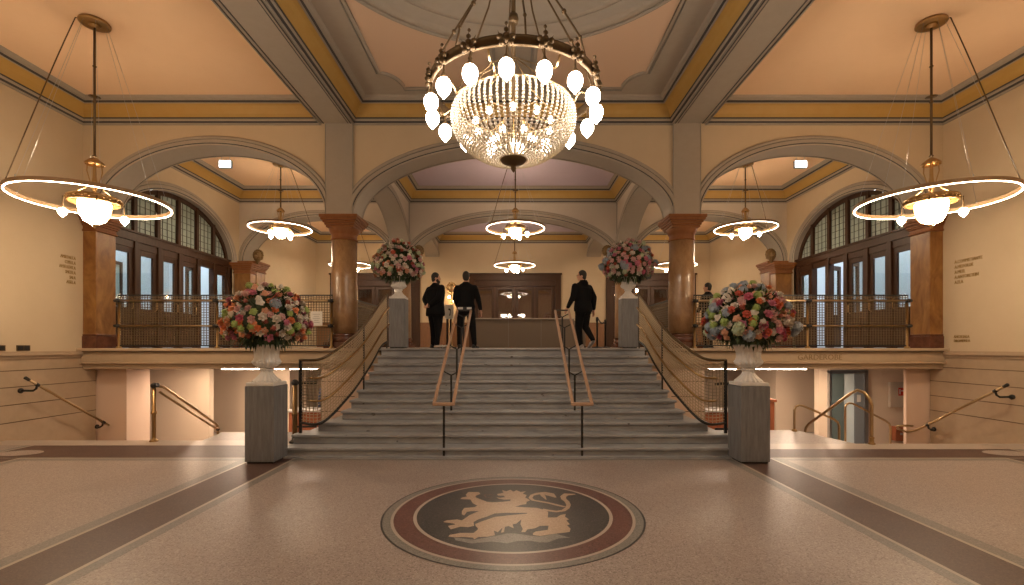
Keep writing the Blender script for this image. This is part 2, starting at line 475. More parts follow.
# ---- stairwell edges, undercroft floor, walls and ceiling
u = MB()
u.box(-11.8, 11.8, YA + .2, YC, UZ - .2, UZ)
struct('floor_undercroft', u, TERRAZZO)
for s in (-1, 1):
    hy = HOLE_L if s < 0 else HOLE_R
    st = MB()
    for i in range(6):
        z1 = -(i + 1) * (1.0 / 6)
        x0, x1 = (s * (6.12 if s < 0 else 6.38), s * 11.0)
        st.box(x0, x1, hy + .0 + i * .3, hy + (i + 1) * .3 + .3, z1 - .3, z1)
    t = struct('stairs_down_left' if s < 0 else 'stairs_down_right', st, STONE)
# undercroft walls
w = MB()
w.box(-11.8, -8.48, 13.4, 13.6, UZ, 1.32); w.box(8.60, 11.8, 13.5, 13.7, UZ, 1.32)
w.box(-9.9, -7.3, 15.7, 17, UZ, 1.32); w.box(8.6, 10.2, 15.7, 17, UZ, 1.32)
w.box(-11.9, -11.8, 9.2, 24, UZ, 1.32); w.box(11.8, 11.9, 9.0, 24, UZ, 1.32)
w.box(-11.8, 11.8, 20, 20.1, UZ, 1.32)
struct('wall_undercroft', w, UNDERW)
PIERS = mat('pier_plaster', (.62, .46, .36), .8)
# piers under the landing
for s in (-1, 1):
    w = MB()
    w.box(s * (9.0 if s < 0 else 9.16), s * 9.95, 11.18, 11.9 if s < 0 else 11.26, UZ, 1.32)
    w.box(s * 3.0, s * 4.33, YA + .02, 11.5, UZ, 1.32)
    w.box(s * 2.99, s * 3.3, 10.0, YA + .02, -.3, 1.2)
    struct('wall_pier_lower', w, PIERS)
w = MB()
for s in (-1, 1):
    for z in (.32, .66, 1.0):
        w.box(s * 3.0, s * 4.335, YA + .012, YA + .03, z, z + .018)
w.build('pier_joint', JOINT, kind='structure')

# landing slab and fascia
l = MB()
l.box(-9.9, -3.0, YA - .02, YC + 6, 1.34, LZ); l.box(3.0, 9.9, YA - .02, YC + 6, 1.34, LZ); l.box(-3.0, 3.0, YA + .02, YC + 6, 1.34, LZ)
struct('floor_landing', l, TERRAZZO)
for s in (-1, 1):
    t = MB()
    x0, x1 = s * 2.98, s * 9.80
    t.box(x0, x1, YA - .17, YA + .3, 1.70, LZ + .002)
    t.box(x0, x1, YA - .14, YA + .3, 1.68, 1.70, 1)
    t.box(x0, x1, YA - .08, YA + .3, 1.46, 1.68)
    t.box(x0, x1, YA - .13, YA + .3, 1.415, 1.46)
    t.box(x0, x1, YA - .04, YA + .3, 1.30, 1.415)
    struct('trim_1' if s < 0 else 'trim_2', t, [STONE, JOINT], bevel=.008)
ltr = text_obj('landing_lettering', 'GARDEROBE', .17, LETTER_S, None, (6.38, YA - .083, 1.505), (PI / 2, 0, 0), sx=1.03, depth=.006)
tag(ltr, 'raised letters reading GARDEROBE on the stone fascia right of the stairs', 'lettering')

# ---- side walls of the front hall: plaster above, coursed stone below
for s in (-1, 1):
    nm = 'wall_left' if s < 0 else 'wall_right'
    b = MB()
    b.box(s * WX, s * (WX + .3), -1.5, YA + .02, 1.70, ZC, 0)
    b.box(s * (WX - .03), s * (WX + .3), -1.5, YA + .3, 0, 1.56, 1)
    b.box(s * (WX - .03), s * (WX + .3), 9.0, YA + .3, UZ - .3, 0, 1)
    b.box(s * (WX - .10), s * (WX + .3), -1.5, YA - .1, 1.62, 1.70, 1)
    b.box(s * (WX - .06), s * (WX + .3), -1.5, YA - .05, 1.56, 1.62, 1)
    for z in (.32, .66, 1.0, 1.32):
        b.box(s * (WX - .034), s * WX, -1.5, YA + .3, z, z + .018, 2)
    struct(nm, b, [PLASTER, STONE, JOINT])
b = MB(); b.box(-WX, WX, -1.8, -1.5, 0, ZC); struct('wall_back', b, PLASTER)

# ---- generic arched wall
def arch_pts(a, bb, n=48):
    return [(-a * cos(PI * k / n), bb * sin(PI * k / n)) for k in range(n + 1)]
def arched_wall(b, M, u0, u1, zt, T, openings, z0=None, mi=0, soff=1):
    """wall in local (u, depth, z); openings (cu, a, bb, zspring[, zbottom])"""
    st = len(b.v)
    cur = u0
    for op in openings:
        cu, a, bb, zs = op[:4]
        zb = op[4] if len(op) > 4 else None
        lo = z0 if z0 is not None else zs
        zbot = zb if zb is not None else zs
        if cu - a > cur + 1e-4:
            b.box(cur, cu - a, 0, T, lo, zt, mi)
        P = arch_pts(a, bb)
        n = len(P)
        vs = []
        for (du, dz) in P:
            vs += [(cu + du, 0, zs + dz), (cu + du, 0, zt), (cu + du, T, zs + dz), (cu + du, T, zt)]
        fs = []; fs2 = []
        for i in range(n - 1):
            k = i * 4; j = k + 4
            fs += [(k, j, j + 1, k + 1), (k + 2, k + 3, j + 3, j + 2)]
            fs2.append((k, k + 2, j + 2, j))
        b.add(vs, fs, mi); b.add(vs, fs2, soff, True)
        if zb is not None:
            for uu in (cu - a, cu + a):
                b.add([(uu, 0, zb), (uu, T, zb), (uu, T, zs), (uu, 0, zs)], [(0, 1, 2, 3)], soff)
        cur = cu + a
    if u1 > cur + 1e-4:
        b.box(cur, u1, 0, T, z0 if z0 is not None else openings[-1][3], zt, mi)
    b.xf(M, st)
def arch_ring(b, M, cu, a, bb, zs, wo, T, clip=None, both=True, mi=0, ml=1):
    """moulded archivolt around an opening, on one or both faces"""
    st = len(b.v)
    n = 56
    # profile: (radial offset, projection in front of the wall, material of the strip that ends here)
    prof = [(-.012, -.001, mi), (-.012, .035, mi), (.02, .045, mi), (.022, .045, ml), (.045, .045, ml), (.05, .06, mi), (wo * .55, .06, mi), (wo * .6, .04, mi), (wo * .64, .04, ml), (wo * .66, .055, mi), (wo * .9, .055, mi), (wo, .03, mi), (wo, -.001, mi)]
    for face in ((0, -1), (T, 1)) if both else ((0, -1),):
        rows = []
        for (ro, pr, _) in prof:
            row = []
            for k in range(n + 1):
                th = PI * k / n
                ca, sa = cos(th), sin(th)
                # the outer curve is a slightly wider, slightly flatter ellipse
                uu = -(a + ro) * ca; zz = (bb + ro * .92) * sa
                if clip:
                    uu = max(clip[0] - cu, min(clip[1] - cu, uu))
                row.append((cu + uu, face[0] + face[1] * pr, zs + zz))
            rows.append(row)
        for i in range(len(prof) - 1):
            vs = rows[i] + rows[i + 1]; m = n + 1
            fs = [(k, k + 1, m + k + 1, m + k) if face[1] < 0 else (k, m + k, m + k + 1, k + 1) for k in range(n)]
            b.add(vs, fs, prof[i + 1][2], False)
    b.xf(M, st)

I4 = Matrix.Identity(4)
def MY(y): return Matrix.Translation((0, y, 0))
def MX(x, y0=0, flip=False):
    # local u -> world Y, local depth -> world +X or -X
    m = Matrix(((0, -1 if flip else 1, 0, x), (1, 0, 0, y0), (0, 0, 1, 0), (0, 0, 0, 1)))
    return m
CEN = (0, 3.60, 1.58, SPR)
def SIDE(s): return (s * 6.80, 2.58, 1.58, SPR)
for idx, (Y, nm) in enumerate(((YA, 'wall_front_arcade'), (YB1, 'wall_middle_arcade'))):
    b = MB()
    xs = WX if idx == 0 else WX2
    arched_wall(b, MY(Y), -xs, xs, ZC, TA, [SIDE(-1), CEN, SIDE(1)], mi=0, soff=1)
    struct(nm, b, [PLASTER if idx == 0 else PLASTER_C, GREYSTONE])
    b = MB()
    arch_ring(b, MY(Y), 0, 3.60, 1.58, SPR, .24, TA, clip=(-3.63, 3.63))
    arch_ring(b, MY(Y), -6.80, 2.58, 1.58, SPR, .22, TA, clip=(-WX, -4.21))
    arch_ring(b, MY(Y), 6.80, 2.58, 1.58, SPR, .22, TA, clip=(4.21, WX))
    struct('trim_%d' % (3 + idx), b, [GREYSTONE, LINE])
# grey painted piers above the columns
for idx, Y in enumerate((YA, YB1)):
    b = MB()
    for s in (-1, 1):
        b.box(s * 3.61, s * 4.22, Y - .05, Y + TA + .05, SPR, ZW + .06, 0)
        b.box(s * 3.60, s * 3.615, Y - .055, Y - .045, SPR, ZW, 1)
        b.box(s * 4.215, s * 4.23, Y - .055, Y - .045, SPR, ZW, 1)
    struct('wall_pier' if idx == 0 else 'wall_pier_middle', b, [GREYSTONE, GREYDARK])
# longitudinal arcades between the columns, x = +-3.61..4.22
for s in (-1, 1):
    b = MB()
    arched_wall(b, MX(s * 3.63, 0, s < 0), YA + TA, YB1, ZC, .57, [((YA + TA + YB1) / 2, 2.645, 1.58, SPR)], mi=0, soff=1)
    arched_wall(b, MX(s * 3.63, 0, s < 0), YB2, YC, ZC, .57, [((YB2 + YC) / 2, 2.97, .40, 6.15)], mi=0, soff=1)
    struct('wall_arcade_left' if s < 0 else 'wall_arcade_right', b, [PLASTER_C, GREYSTONE], fixn=True)
    b = MB()
    arch_ring(b, MX(s * 3.63, 0, s < 0), (YA + TA + YB1) / 2, 2.645, 1.58, SPR, .24, .57, clip=(YA + TA, YB1))
    arch_ring(b, MX(s * 3.63, 0, s < 0), (YB2 + YC) / 2, 2.97, .40, 6.15, .24, .57, clip=(YB2, YC))
    struct('trim_%d' % (5 if s < 0 else 6), b, [GREYSTONE, LINE])

# ---- cornices / coves round each bay, and the bay ceilings
COVE = [(0, 6.80, 2), (.03, 6.80, 2), (.035, 6.835, 0), (.06, 6.845, 1), (.065, 6.865, 1), (.08, 6.875, 0), (.085, 6.91, 0), (.10, 6.915, 1), (.10, 6.935, 1),
        (.12, 7.00, 3), (.16, 7.07, 3), (.22, 7.13, 3), (.28, 7.165, 3), (.285, 7.15, 0), (.32, 7.155, 0), (.33, 7.185, 1), (.345, 7.19, 1), (.35, 7.23, 0), (.39, 7.245, 0), (.41, ZC, 0)]
def cove(b, x0, x1, y0, y1):
    rows = []
    for (d, z, m) in COVE:
        rows.append([(x0 + d, y0 + d, z), (x1 - d, y0 + d, z), (x1 - d, y1 - d, z), (x0 + d, y1 - d, z)])
    for i in range(len(COVE) - 1):
        b.add(rows[i] + rows[i + 1], [(k, 4 + k, 4 + (k + 1) % 4, (k + 1) % 4) for k in range(4)], COVE[i + 1][2])
COVM = [GREYSTONE, LINE, GREYDARK, GOLD]
bays = [(-WX, -4.33, .15, YA), (4.33, WX, .15, YA), (-3.62, 3.62, .15, YA)]
back = [(-WX2, -4.22, YA + TA, YB1), (4.22, WX2, YA + TA, YB1), (-3.62, 3.62, YA + TA, YB1), (-WX2, -4.22, YB2, YC), (4.22, WX2, YB2, YC), (-3.62, 3.62, YB2, YC)]
for k, r in enumerate(bays + back):
    b = MB(); cove(b, *r)
    struct('trim_%d' % (10 + k), b, COVM)
b = MB()
for r in (bays[0], bays[1], (-WX, WX, -1.5, -.45)): b.box(r[0], r[1], r[2], r[3], ZC, ZC + .06)
struct('ceiling', b, CEIL)
b = MB()
for r in (back[0], back[1], back[3], back[4]): b.box(r[0], r[1], r[2], r[3], ZC, ZC + .06)
struct('ceiling_aisle', b, CEIL)
b = MB()
for r in (back[2], back[5]): b.box(r[0], r[1], r[2], r[3], ZC, ZC + .06)
struct('ceiling_middle', b, CEIL_M)
# grey field of the central bay with its round opening
b = MB()
n = 96; yc = 5.5; RO = 3.08
def on_rect(a, x0, x1, y0, y1):
    dx, dy = cos(a), sin(a); t = 1e9
    if dx > 1e-9: t = min(t, x1 / dx)
    if dx < -1e-9: t = min(t, x0 / dx)
    if dy > 1e-9: t = min(t, (y1 - yc) / dy)
    if dy < -1e-9: t = min(t, (y0 - yc) / dy)
    return (dx * t, yc + dy * t)
angs = sorted([2 * PI * k / n for k in range(n)] + [math.atan2(sy * 5.35, sx * 3.62) % (2 * PI) for sx in (-1, 1) for sy in (-1, 1)])
n = len(angs)
vs = [(RO * cos(a), yc + RO * sin(a), ZC) for a in angs] + [(*on_rect(a, -3.62, 3.62, .15, YA), ZC) for a in angs]
b.add(vs, [(k, (k + 1) % n, n + (k + 1) % n, n + k) for k in range(n)])
struct('ceiling_centre', b, GREYSTONE)
b = MB()
b.lathe([(3.14, ZC), (3.12, ZC - .05), (3.04, ZC - .07), (2.98, ZC - .04), (2.96, ZC + .02), (2.74, ZC + .05), (2.72, ZC - .0), (2.66, ZC - .02), (2.60, ZC + .01), (2.58, ZC + .10), (2.30, ZC + .26), (1.9, ZC + .36), (1.88, ZC + .33), (1.8, ZC + .33), (1.78, ZC + .38), (.5, ZC + .44), (.45, ZC + .40), (.25, ZC + .38), (.2, ZC + .44), (.001, ZC + .44)], 96, (0, yc, 0))
struct('ceiling_rosette', b, GREYSTONE)
# four peach panels with scooped corners
def panel_outline(sx, sy):
    pts = []
    yb = 4.65                                 # half length of the panelled field
    for k in range(9):                        # outer corner, scooped
        a = PI / 2 * k / 8
        pts.append((2.68 - .40 * sin(a), yb - .58 + .0 + .58 * (1 - cos(a))))
    for k in range(7):
        a = PI / 2 * k / 6
        pts.append((.42 + .34 * cos(a), yb - .38 * sin(a)))
    ya = sqrt(3.2 ** 2 - .42 ** 2)
    a0 = math.atan2(ya, .42); a1 = math.acos(2.68 / 3.2)
    for k in range(15):
        a = a0 + (a1 - a0) * k / 14
        pts.append((3.2 * cos(a), 3.2 * sin(a)))
    return [(sx * p[0], yc + sy * p[1]) for p in pts]
b = MB(); fr = MB()
for sx in (-1, 1):
    for sy in (-1, 1):
        o = panel_outline(sx, sy)
        b.poly(o, ZC - .006, 0)
        fr.tube([(p[0], p[1], ZC - .012) for p in o], .035, 6, closed=True)
        cx = sum(p[0] for p in o) / len(o); cy = sum(p[1] for p in o) / len(o)
        fr.tube([(cx + (p[0] - cx) * 1.06, cy + (p[1] - cy) * 1.10, ZC - .004) for p in o], .014, 5, closed=True, mi=1)
struct('ceiling_panels', b, PEACH, tri=True)
struct('trim_30', fr, [GREYSTONE, GREYDARK])
# beams
b = MB()
for s in (-1, 1):
    b.box(s * 3.62, s * 4.33, -.45, YA - .05, ZW + .02, ZC + .06, 0)
    for x in (3.64, 4.25):
        b.box(s * x, s * (x + .02), -.45, YA - .06, ZW + .012, ZW + .03, 1)
    b.box(s * 3.70, s * 3.712, -.45, YA - .06, ZW + .014, ZW + .03, 1)
b.box(-WX, WX, -.45, .15, ZW + .02, ZC + .06, 0)
struct('trim_31', b, [GREYSTONE, LINE])

# ---- aisle side walls with the arched opening for the doors, back wall with three openings
WC = 13.9; WA = 2.42; WB = 1.56; WZ = 4.60
for s in (-1, 1):
    b = MB()
    arched_wall(b, MX(s * WX2, 0, s < 0), YA + .3, YC + .3, ZC, .35, [(WC, WA, WB, WZ, LZ)], z0=LZ, mi=0, soff=1)
    struct('wall_aisle_left' if s < 0 else 'wall_aisle_right', b, [PLASTER, GREYSTONE], fixn=True)
    b = MB()
    arch_ring(b, MX(s * WX2, 0, s < 0), WC, WA, WB, WZ, .24, .35, both=False)
    struct('trim_%d' % (32 + (s > 0)), b, [GREYSTONE, LINE])
b = MB()
DO = [(-6.68, 4.10), (0.10, 4.20), (6.68, 4.10)]
cur = -WX2 - .3
for (c, w_) in DO:
    b.box(cur, c - w_ / 2, YC, YC + .35, LZ, ZC); cur = c + w_ / 2
    b.box(c - w_ / 2, c + w_ / 2, YC, YC + .35, 5.15, ZC)
b.box(cur, WX2 + .3, YC, YC + .35, LZ, ZC)
struct('wall_far', b, PLASTER)
# wainscot on the far wall
b = MB()
for (x0, x1) in ((-4.6, -2.05), (2.25, 4.6), (-9.5, -8.8), (8.8, 9.5)):
    b.box(x0, x1, YC - .05, YC + .01, LZ, 2.90)
    b.box(x0, x1, YC - .08, YC + .01, 2.90, 2.96)
    n_ = max(1, round((x1 - x0) / .8)); w_ = (x1 - x0) / n_
    for k in range(n_):
        b.box(x0 + k * w_ + .1, x0 + (k + 1) * w_ - .1, YC - .065, YC - .04, 1.98, 2.78)
struct('trim_40', b, WOOD_L, bevel=.01)
# foyer beyond the far doors
b = MB()
b.box(-9.9, 9.9, 28.4, 28.5, LZ, 5.6); b.box(-9.9, -9.8, YC + .35, 28.4, LZ, 5.6); b.box(9.8, 9.9, YC + .35, 28.4, LZ, 5.6)
struct('wall_foyer', b, FOYERW)
b = MB(); b.box(-9.9, 9.9, YC + .35, 28.5, 5.6, 5.7); struct('ceiling_foyer', b, CEIL)
for (x, y) in ((-6.7, 26), (-1.6, 26.5), (1.8, 26.5), (6.7, 26)):
    t = empty('foyer_ceiling_light', (x, y, 5.6), 0, {-6.7: 'warm ceiling light seen through the left far doors', -1.6: 'warm ceiling light in the foyer, left of the middle', 1.8: 'warm ceiling light in the foyer, right of the middle', 6.7: 'warm ceiling light seen through the right far doors'}[x], 'light')
    q_ = MB(); q_.lathe([(.001, -.10), (.2, -.09), (.28, -.04), (.3, -.005)], 20); q_.build('diffuser', E_WARMP, t)
    q_ = MB(); q_.lathe([(.30, -.05), (.33, -.04), (.33, 0), (.30, 0)], 20); q_.build('rim', BRASS, t)

# ---- far doors
def panelled_doors(name, cx, w_, y, z1, nl, lab, kind_no):
    t = empty(name, (cx, y, LZ), 0, None, None, None, 'structure')
    H = z1 - LZ
    b = MB()
    b.box(-w_ / 2 - .12, -w_ / 2 + .16, -.10, .2, 0, H + .14); b.box(w_ / 2 - .16, w_ / 2 + .12, -.10, .2, 0, H + .14)
    b.box(-w_ / 2 + .1, w_ / 2 - .1, -.10, .2, H - .14, H + .14)
    b.box(-w_ / 2 - .17, w_ / 2 + .17, -.14, .2, H + .12, H + .20)
    b.box(-w_ / 2 + .1, w_ / 2 - .1, -.04, .2, H - .42, H - .1)
    b.build('door_frame', WOOD, t, bevel=.012)
    lw = (w_ - .32) / nl
    for k in range(nl):
        x0 = -w_ / 2 + .16 + k * lw; x1 = x0 + lw - .012
        q = MB(); st = .16; zt = H - .43
        q.box(x0, x0 + st, 0, .06, 0, zt); q.box(x1 - st, x1, 0, .06, 0, zt)
        q.box(x0 + st, x1 - st, 0, .06, zt - .16, zt); q.box(x0 + st, x1 - st, 0, .06, 0, .95)
        q.box(x0 + st + .06, x1 - st - .06, -.02, .02, .2, .8)
        lf = q.build('door_leaf', WOOD, t, bevel=.01)
        q = MB(); q.box(x0 + st, x1 - st, .025, .035, .95, zt - .16); q.build('pane', GLASS, lf)
        q = MB(); xx = x1 - .07 if k % 2 == 0 else x0 + .07
        q.tube([(xx, -.0, 1.0), (xx, -.06, 1.03), (xx, -.06, 1.3), (xx, 0, 1.33)], .012, 6); q.build('door_handle', BRASS, lf)
    return t
panelled_doors('door_1', -6.68, 4.10, YC, 5.15, 4, '', 1)
panelled_doors('door_2', 0.10, 4.20, YC, 5.15, 4, '', 2)
panelled_doors('door_3', 6.68, 4.10, YC, 5.15, 4, '', 3)
# things seen in the foyer: a lit blue screen band and dark frames on its wall
for (x, z, lab, w_, h_) in ((-.35, 2.55, 'blue lit display glimpsed through the middle doors, left of centre', .9, .8), (1.0, 2.6, 'blue lit display glimpsed through the middle doors, right of centre', .7, .7)):
    t = empty('foyer_display', (x, 28.38, z), 0, lab, 'screen')
    q = MB(); q.box(-w_ / 2, w_ / 2, -.03, -.02, -h_ / 2, h_ / 2); q.build('screen', E_BLUEW, t)
    q = MB(); q.box(-w_ / 2 - .05, w_ / 2 + .05, -.02, .02, -h_ / 2 - .05, h_ / 2 + .05); q.build('frame', BLACK, t)

# ---- side entrance doors + fanlights
def side_entrance(s, dn, wn):
    M = MX(s * (WX2 + .12), 0, s < 0)
    # fanlight
    t = empty(wn, (0, 0, 0), 0, None, None, None, 'structure')
    b = MB(); st = 0
    P = arch_pts(WA - .02, WB - .02, 40); Pi = arch_pts(WA - .14, WB - .14, 40)
    vs = [(WC + p[0], dd, WZ + p[1]) for dd in (0, .12) for p in P] + [(WC + p[0], dd, WZ + max(p[1], 0)) for dd in (0, .12) for p in Pi]
    m = 41
    fs = []
    for k in range(40):
        fs += [(k, k + 1, 2 * m + k + 1, 2 * m + k), (2 * m + k, 2 * m + k + 1, 3 * m + k + 1, 3 * m + k), (m + k, 3 * m + k, 3 * m + k + 1, m + k + 1)]
    b.add(vs, fs)
    b.box(WC - WA, WC + WA, -.06, .14, WZ - .12, WZ + .08)
    b.box(WC - WA, WC + WA, -.10, .14, WZ + .08, WZ + .13)
    bars = [WC - WA + WA * 2 / 6 * k for k in range(1, 6)]
    for u_ in bars:
        h_ = (WB - .03) * sqrt(max(0, 1 - ((u_ - WC) / WA) ** 2))
        b.box(u_ - .055, u_ + .055, -.02, .12, WZ, WZ + h_)
    b.xf(M); b.build('window_frame', WOOD, t, fixn=True)
    ed = [WC - WA + .1] + bars + [WC + WA - .1]
    for k in range(6):
        g = MB(); ld = MB()
        u0, u1 = ed[k] + .04, ed[k + 1] - .04
        nn = 8; vs = []
        def hh(u_): return max(.02, (WB - .1) * sqrt(max(0, 1 - ((u_ - WC) / (WA - .08)) ** 2)))
        pts = [(u0, WZ + .1)] + [(u1, WZ + .1)] + [(u1 - (u1 - u0) * j / nn, WZ + .0 + hh(u1 - (u1 - u0) * j / nn)) for j in range(nn + 1)]
        pts = [(p[0], max(p[1], WZ + .1)) for p in pts]
        g.add([(p[0], .06, p[1]) for p in pts], [tuple(range(len(pts)))])
        g.xf(M); pane = g.build('pane', LEADED, t)
        for j in range(1, 4):
            uu = u0 + (u1 - u0) * j / 4
            ld.box(uu - .006, uu + .006, .045, .058, WZ + .1, WZ + hh(uu))
        z = WZ + .28
        while z < WZ + WB:
            half = (WA - .1) * sqrt(max(0, 1 - ((z - WZ) / (WB - .1)) ** 2)) if z - WZ < WB - .1 else 0
            a_, b_ = max(u0, WC - half), min(u1, WC + half)
            if b_ > a_ + .02: ld.box(a_, b_, .045, .058, z - .006, z + .006)
            z += .19
        ld.xf(M); ld.build('lead_lattice', LEAD, pane)
    # doors beneath
    t = empty(dn, (0, 0, 0), 0, None, None, None, 'structure')
    H0 = WZ - .12
    b = MB()
    for u_ in [WC - WA + .06] + [WC - WA + WA * 2 / 6 * k for k in range(1, 6)] + [WC + WA - .06]:
        b.box(u_ - .075, u_ + .075, -.06, .12, LZ, H0)
    b.box(WC - WA, WC + WA, -.02, .1, H0 - .18, H0)
    b.xf(M); b.build('door_frame', WOOD, t, bevel=.008)
    wdt = WA * 2 / 6
    for k in range(6):
        u0 = WC - WA + wdt * k + .075; u1 = u0 + wdt - .15
        opened = (k == 4 if s < 0 else k in (3, 4))
        q = MB(); zt = H0 - .18; g = MB(); w_ = u1 - u0
        a = .12
        q.box(0, a, 0, .06, LZ + .01, zt); q.box(w_ - a, w_, 0, .06, LZ + .01, zt); q.box(a, w_ - a, 0, .06, zt - .14, zt); q.box(a, w_ - a, 0, .06, LZ + .01, 2.78)
        q.box(a + .05, w_ - a - .05, -.018, .02, LZ + .25, 2.62)
        g.box(a, w_ - a, .025, .035, 2.78, zt - .14)
        hd = MB(); hd.tube([(w_ - .06, 0, 2.75), (w_ - .06, -.06, 2.78), (w_ - .06, -.06, 3.0), (w_ - .06, 0, 3.03)], .012, 6)
        L = M @ Matrix.Translation((u0, 0, 0))
        if opened: L = L @ Matrix.Rotation(R(62), 4, 'Z')
        for mb_ in (q, g, hd): mb_.xf(L)
        lf = q.build('door_leaf', WOOD, t, bevel=.006)
        g.build('pane', GLASS, lf); hd.build('door_handle', BRASS, lf)
side_entrance(-1, 'door_4', 'window_1'); side_entrance(1, 'door_5', 'window_2')
# vestibules outside the side doors
for s in (-1, 1):
    b = MB()
    x0 = s * (WX2 + .35); x1 = s * 12.6
    b.box(x1, s * 12.7, YA - .2, 17.6, LZ, 6.9); b.box(x0, x1, YA - .3, YA - .2, LZ, 6.9); b.box(x0, x1, 17.6, 17.7, LZ, 6.9)
    struct('wall_vestibule_left' if s < 0 else 'wall_vestibule_right', b, WALLBLUE)
    b = MB(); b.box(x0, s * 12.7, YA - .2, 17.7, 6.9, 7.0); struct('ceiling_vestibule', b, WALLBLUE)
    b = MB(); b.box(s * 9.9, s * 12.7, YA - .3, 17.7, 1.5, LZ); struct('floor_vestibule', b, TERRAZZO)
    for k, y in enumerate((12.4, 15.4)):
        t = empty('added_vestibule_light', (s * 11.3, y, 6.88), 0, 'added cool white light panel in the %s vestibule, %s' % ('left' if s < 0 else 'right', 'nearer one' if k == 0 else 'farther one'), 'light')  # panels added to light the pale walls behind the door glass
        q = MB(); q.box(-.5, .5, -.8, .8, -.06, -.05); q.build('diffuser', E_COOL, t)
        q = MB(); q.box(-.55, .55, -.85, .85, -.05, 0); q.build('housing', WHITE, t)
# red-brown door on the right vestibule's far wall and frames on the left one
t = empty('vestibule_door', (12.58, 13.6, LZ), 0, 'red brown panelled door seen through the right entrance doors', 'door')
q = MB(); q.box(-.06, .02, -.75, .75, 0, 2.7); q.build('door_frame', REDWOOD, t, bevel=.01)
q = MB()
for (a, b_) in ((-.62, -.04), (.04, .62)):
    q.box(-.09, -.05, a, b_, .02, 2.6)
    for (z0, z1) in ((.15, 1.0), (1.15, 2.45)): q.box(-.10, -.08, a + .1, b_ - .1, z0, z1)
q.build('door_leaf', REDWOOD, t, bevel=.01)
for k, y in enumerate((12.0, 13.4, 14.9)):
    t = empty('street_window', (-12.58, y, 3.2), 0, 'dark framed glass panel outside the left entrance, %s' % ('nearest of three', 'middle of three', 'farthest of three')[k], 'window')
    q = MB()
    for (a, b_, c, d) in ((-.5, -.42, -1.3, 1.3), (.42, .5, -1.3, 1.3), (-.42, .42, -1.3, -1.2), (-.42, .42, 1.2, 1.3), (-.42, .42, -.1, 0)): q.box(-.02, .06, a, b_, c, d)
    q.build('frame', WOOD, t)
    q = MB(); q.box(.0, .02, -.42, .42, -1.2, 1.2); q.build('pane', LEADED, t)

# ---- marble pilasters against the side walls
def pilaster(b, x0, x1, y0, y1, z1=SPR):
    b.box(x0, x1, y0, y1, LZ + .3, z1 - .36, 0)
    b.box(x0 - .03, x1 + .03, y0 - .03, y1 + .03, LZ, LZ + .28, 1)
    b.box(x0 - .015, x1 + .015, y0 - .015, y1 + .015, LZ + .28, LZ + .32, 1)
    zz = z1 - .36
    for (d, h0, h1) in ((.03, 0, .04), (.01, .04, .12), (.035, .12, .16), (.06, .16, .22), (.09, .22, .28), (.12, .28, .36)):
        b.box(x0 - d, x1 + d, y0 - d, y1 + d, zz + h0, zz + h1, 2)
for s in (-1, 1):
    b = MB(); a_, c_ = sorted((s * 9.80, s * 9.43)); pilaster(b, a_, c_, YA, YA + .55)
    struct('trim_%d' % (50 + (s > 0)), b, [MARBLE, MARBLE_D, MARBLE_CAP], bevel=.012)
    b = MB(); a_, c_ = sorted((s * 9.5, s * 8.95)); pilaster(b, a_, c_, YB1, YB2)
    pilaster(b, a_, c_, YB1 - .4, YB1 - .05, WZ + .05)
    struct('trim_%d' % (52 + (s > 0)), b, [MARBLE, MARBLE_D, MARBLE_CAP], bevel=.012)

# ================================================================== COLUMNS
def make_column(loc, lab):
    t = empty('marble_column', loc, 0, lab, 'column', 'amber marble columns of the landing')
    H = SPR - LZ
    b = MB(); b.box(-.355, .355, -.355, .355, 0, .14); b.lathe([(.34, .14), (.355, .17), (.355, .21), (.35, .235), (.34, .24), (.335, .27), (.35, .29), (.345, .32), (.30, .34)], 32)
    b.build('base', MARBLE_D, t, bevel=.008)
    b = MB(); b.lathe([(.30, .33), (.297, .8), (.29, 1.6), (.275, H - .52)], 40)
    b.build('shaft', MARBLE_C, t)
    b = MB()
    b.lathe([(.275, H - .54), (.30, H - .53), (.30, H - .50), (.28, H - .49), (.28, H - .40), (.30, H - .38), (.33, H - .32), (.34, H - .28), (.34, H - .26)], 40)
    for (d, h0, h1) in ((.315, -.27, -.22), (.34, -.22, -.17), (.37, -.17, -.12), (.405, -.12, -.07), (.43, -.07, 0)): b.box(-d, d, -d, d, H + h0, H + h1)
    b.build('capital', MARBLE_CAP, t, bevel=.01)
    return t
make_column((-3.915, YA + .3, LZ), 'thick amber marble column left of the stairs at the landing edge')
make_column((3.915, YA + .3, LZ), 'thick amber marble column right of the stairs at the landing edge')
make_column((-3.915, YB1 + .3, LZ), 'farther marble column half hidden behind the left upper flower arrangement')
make_column((3.915, YB1 + .3, LZ), 'farther marble column half hidden behind the right upper flower arrangement')
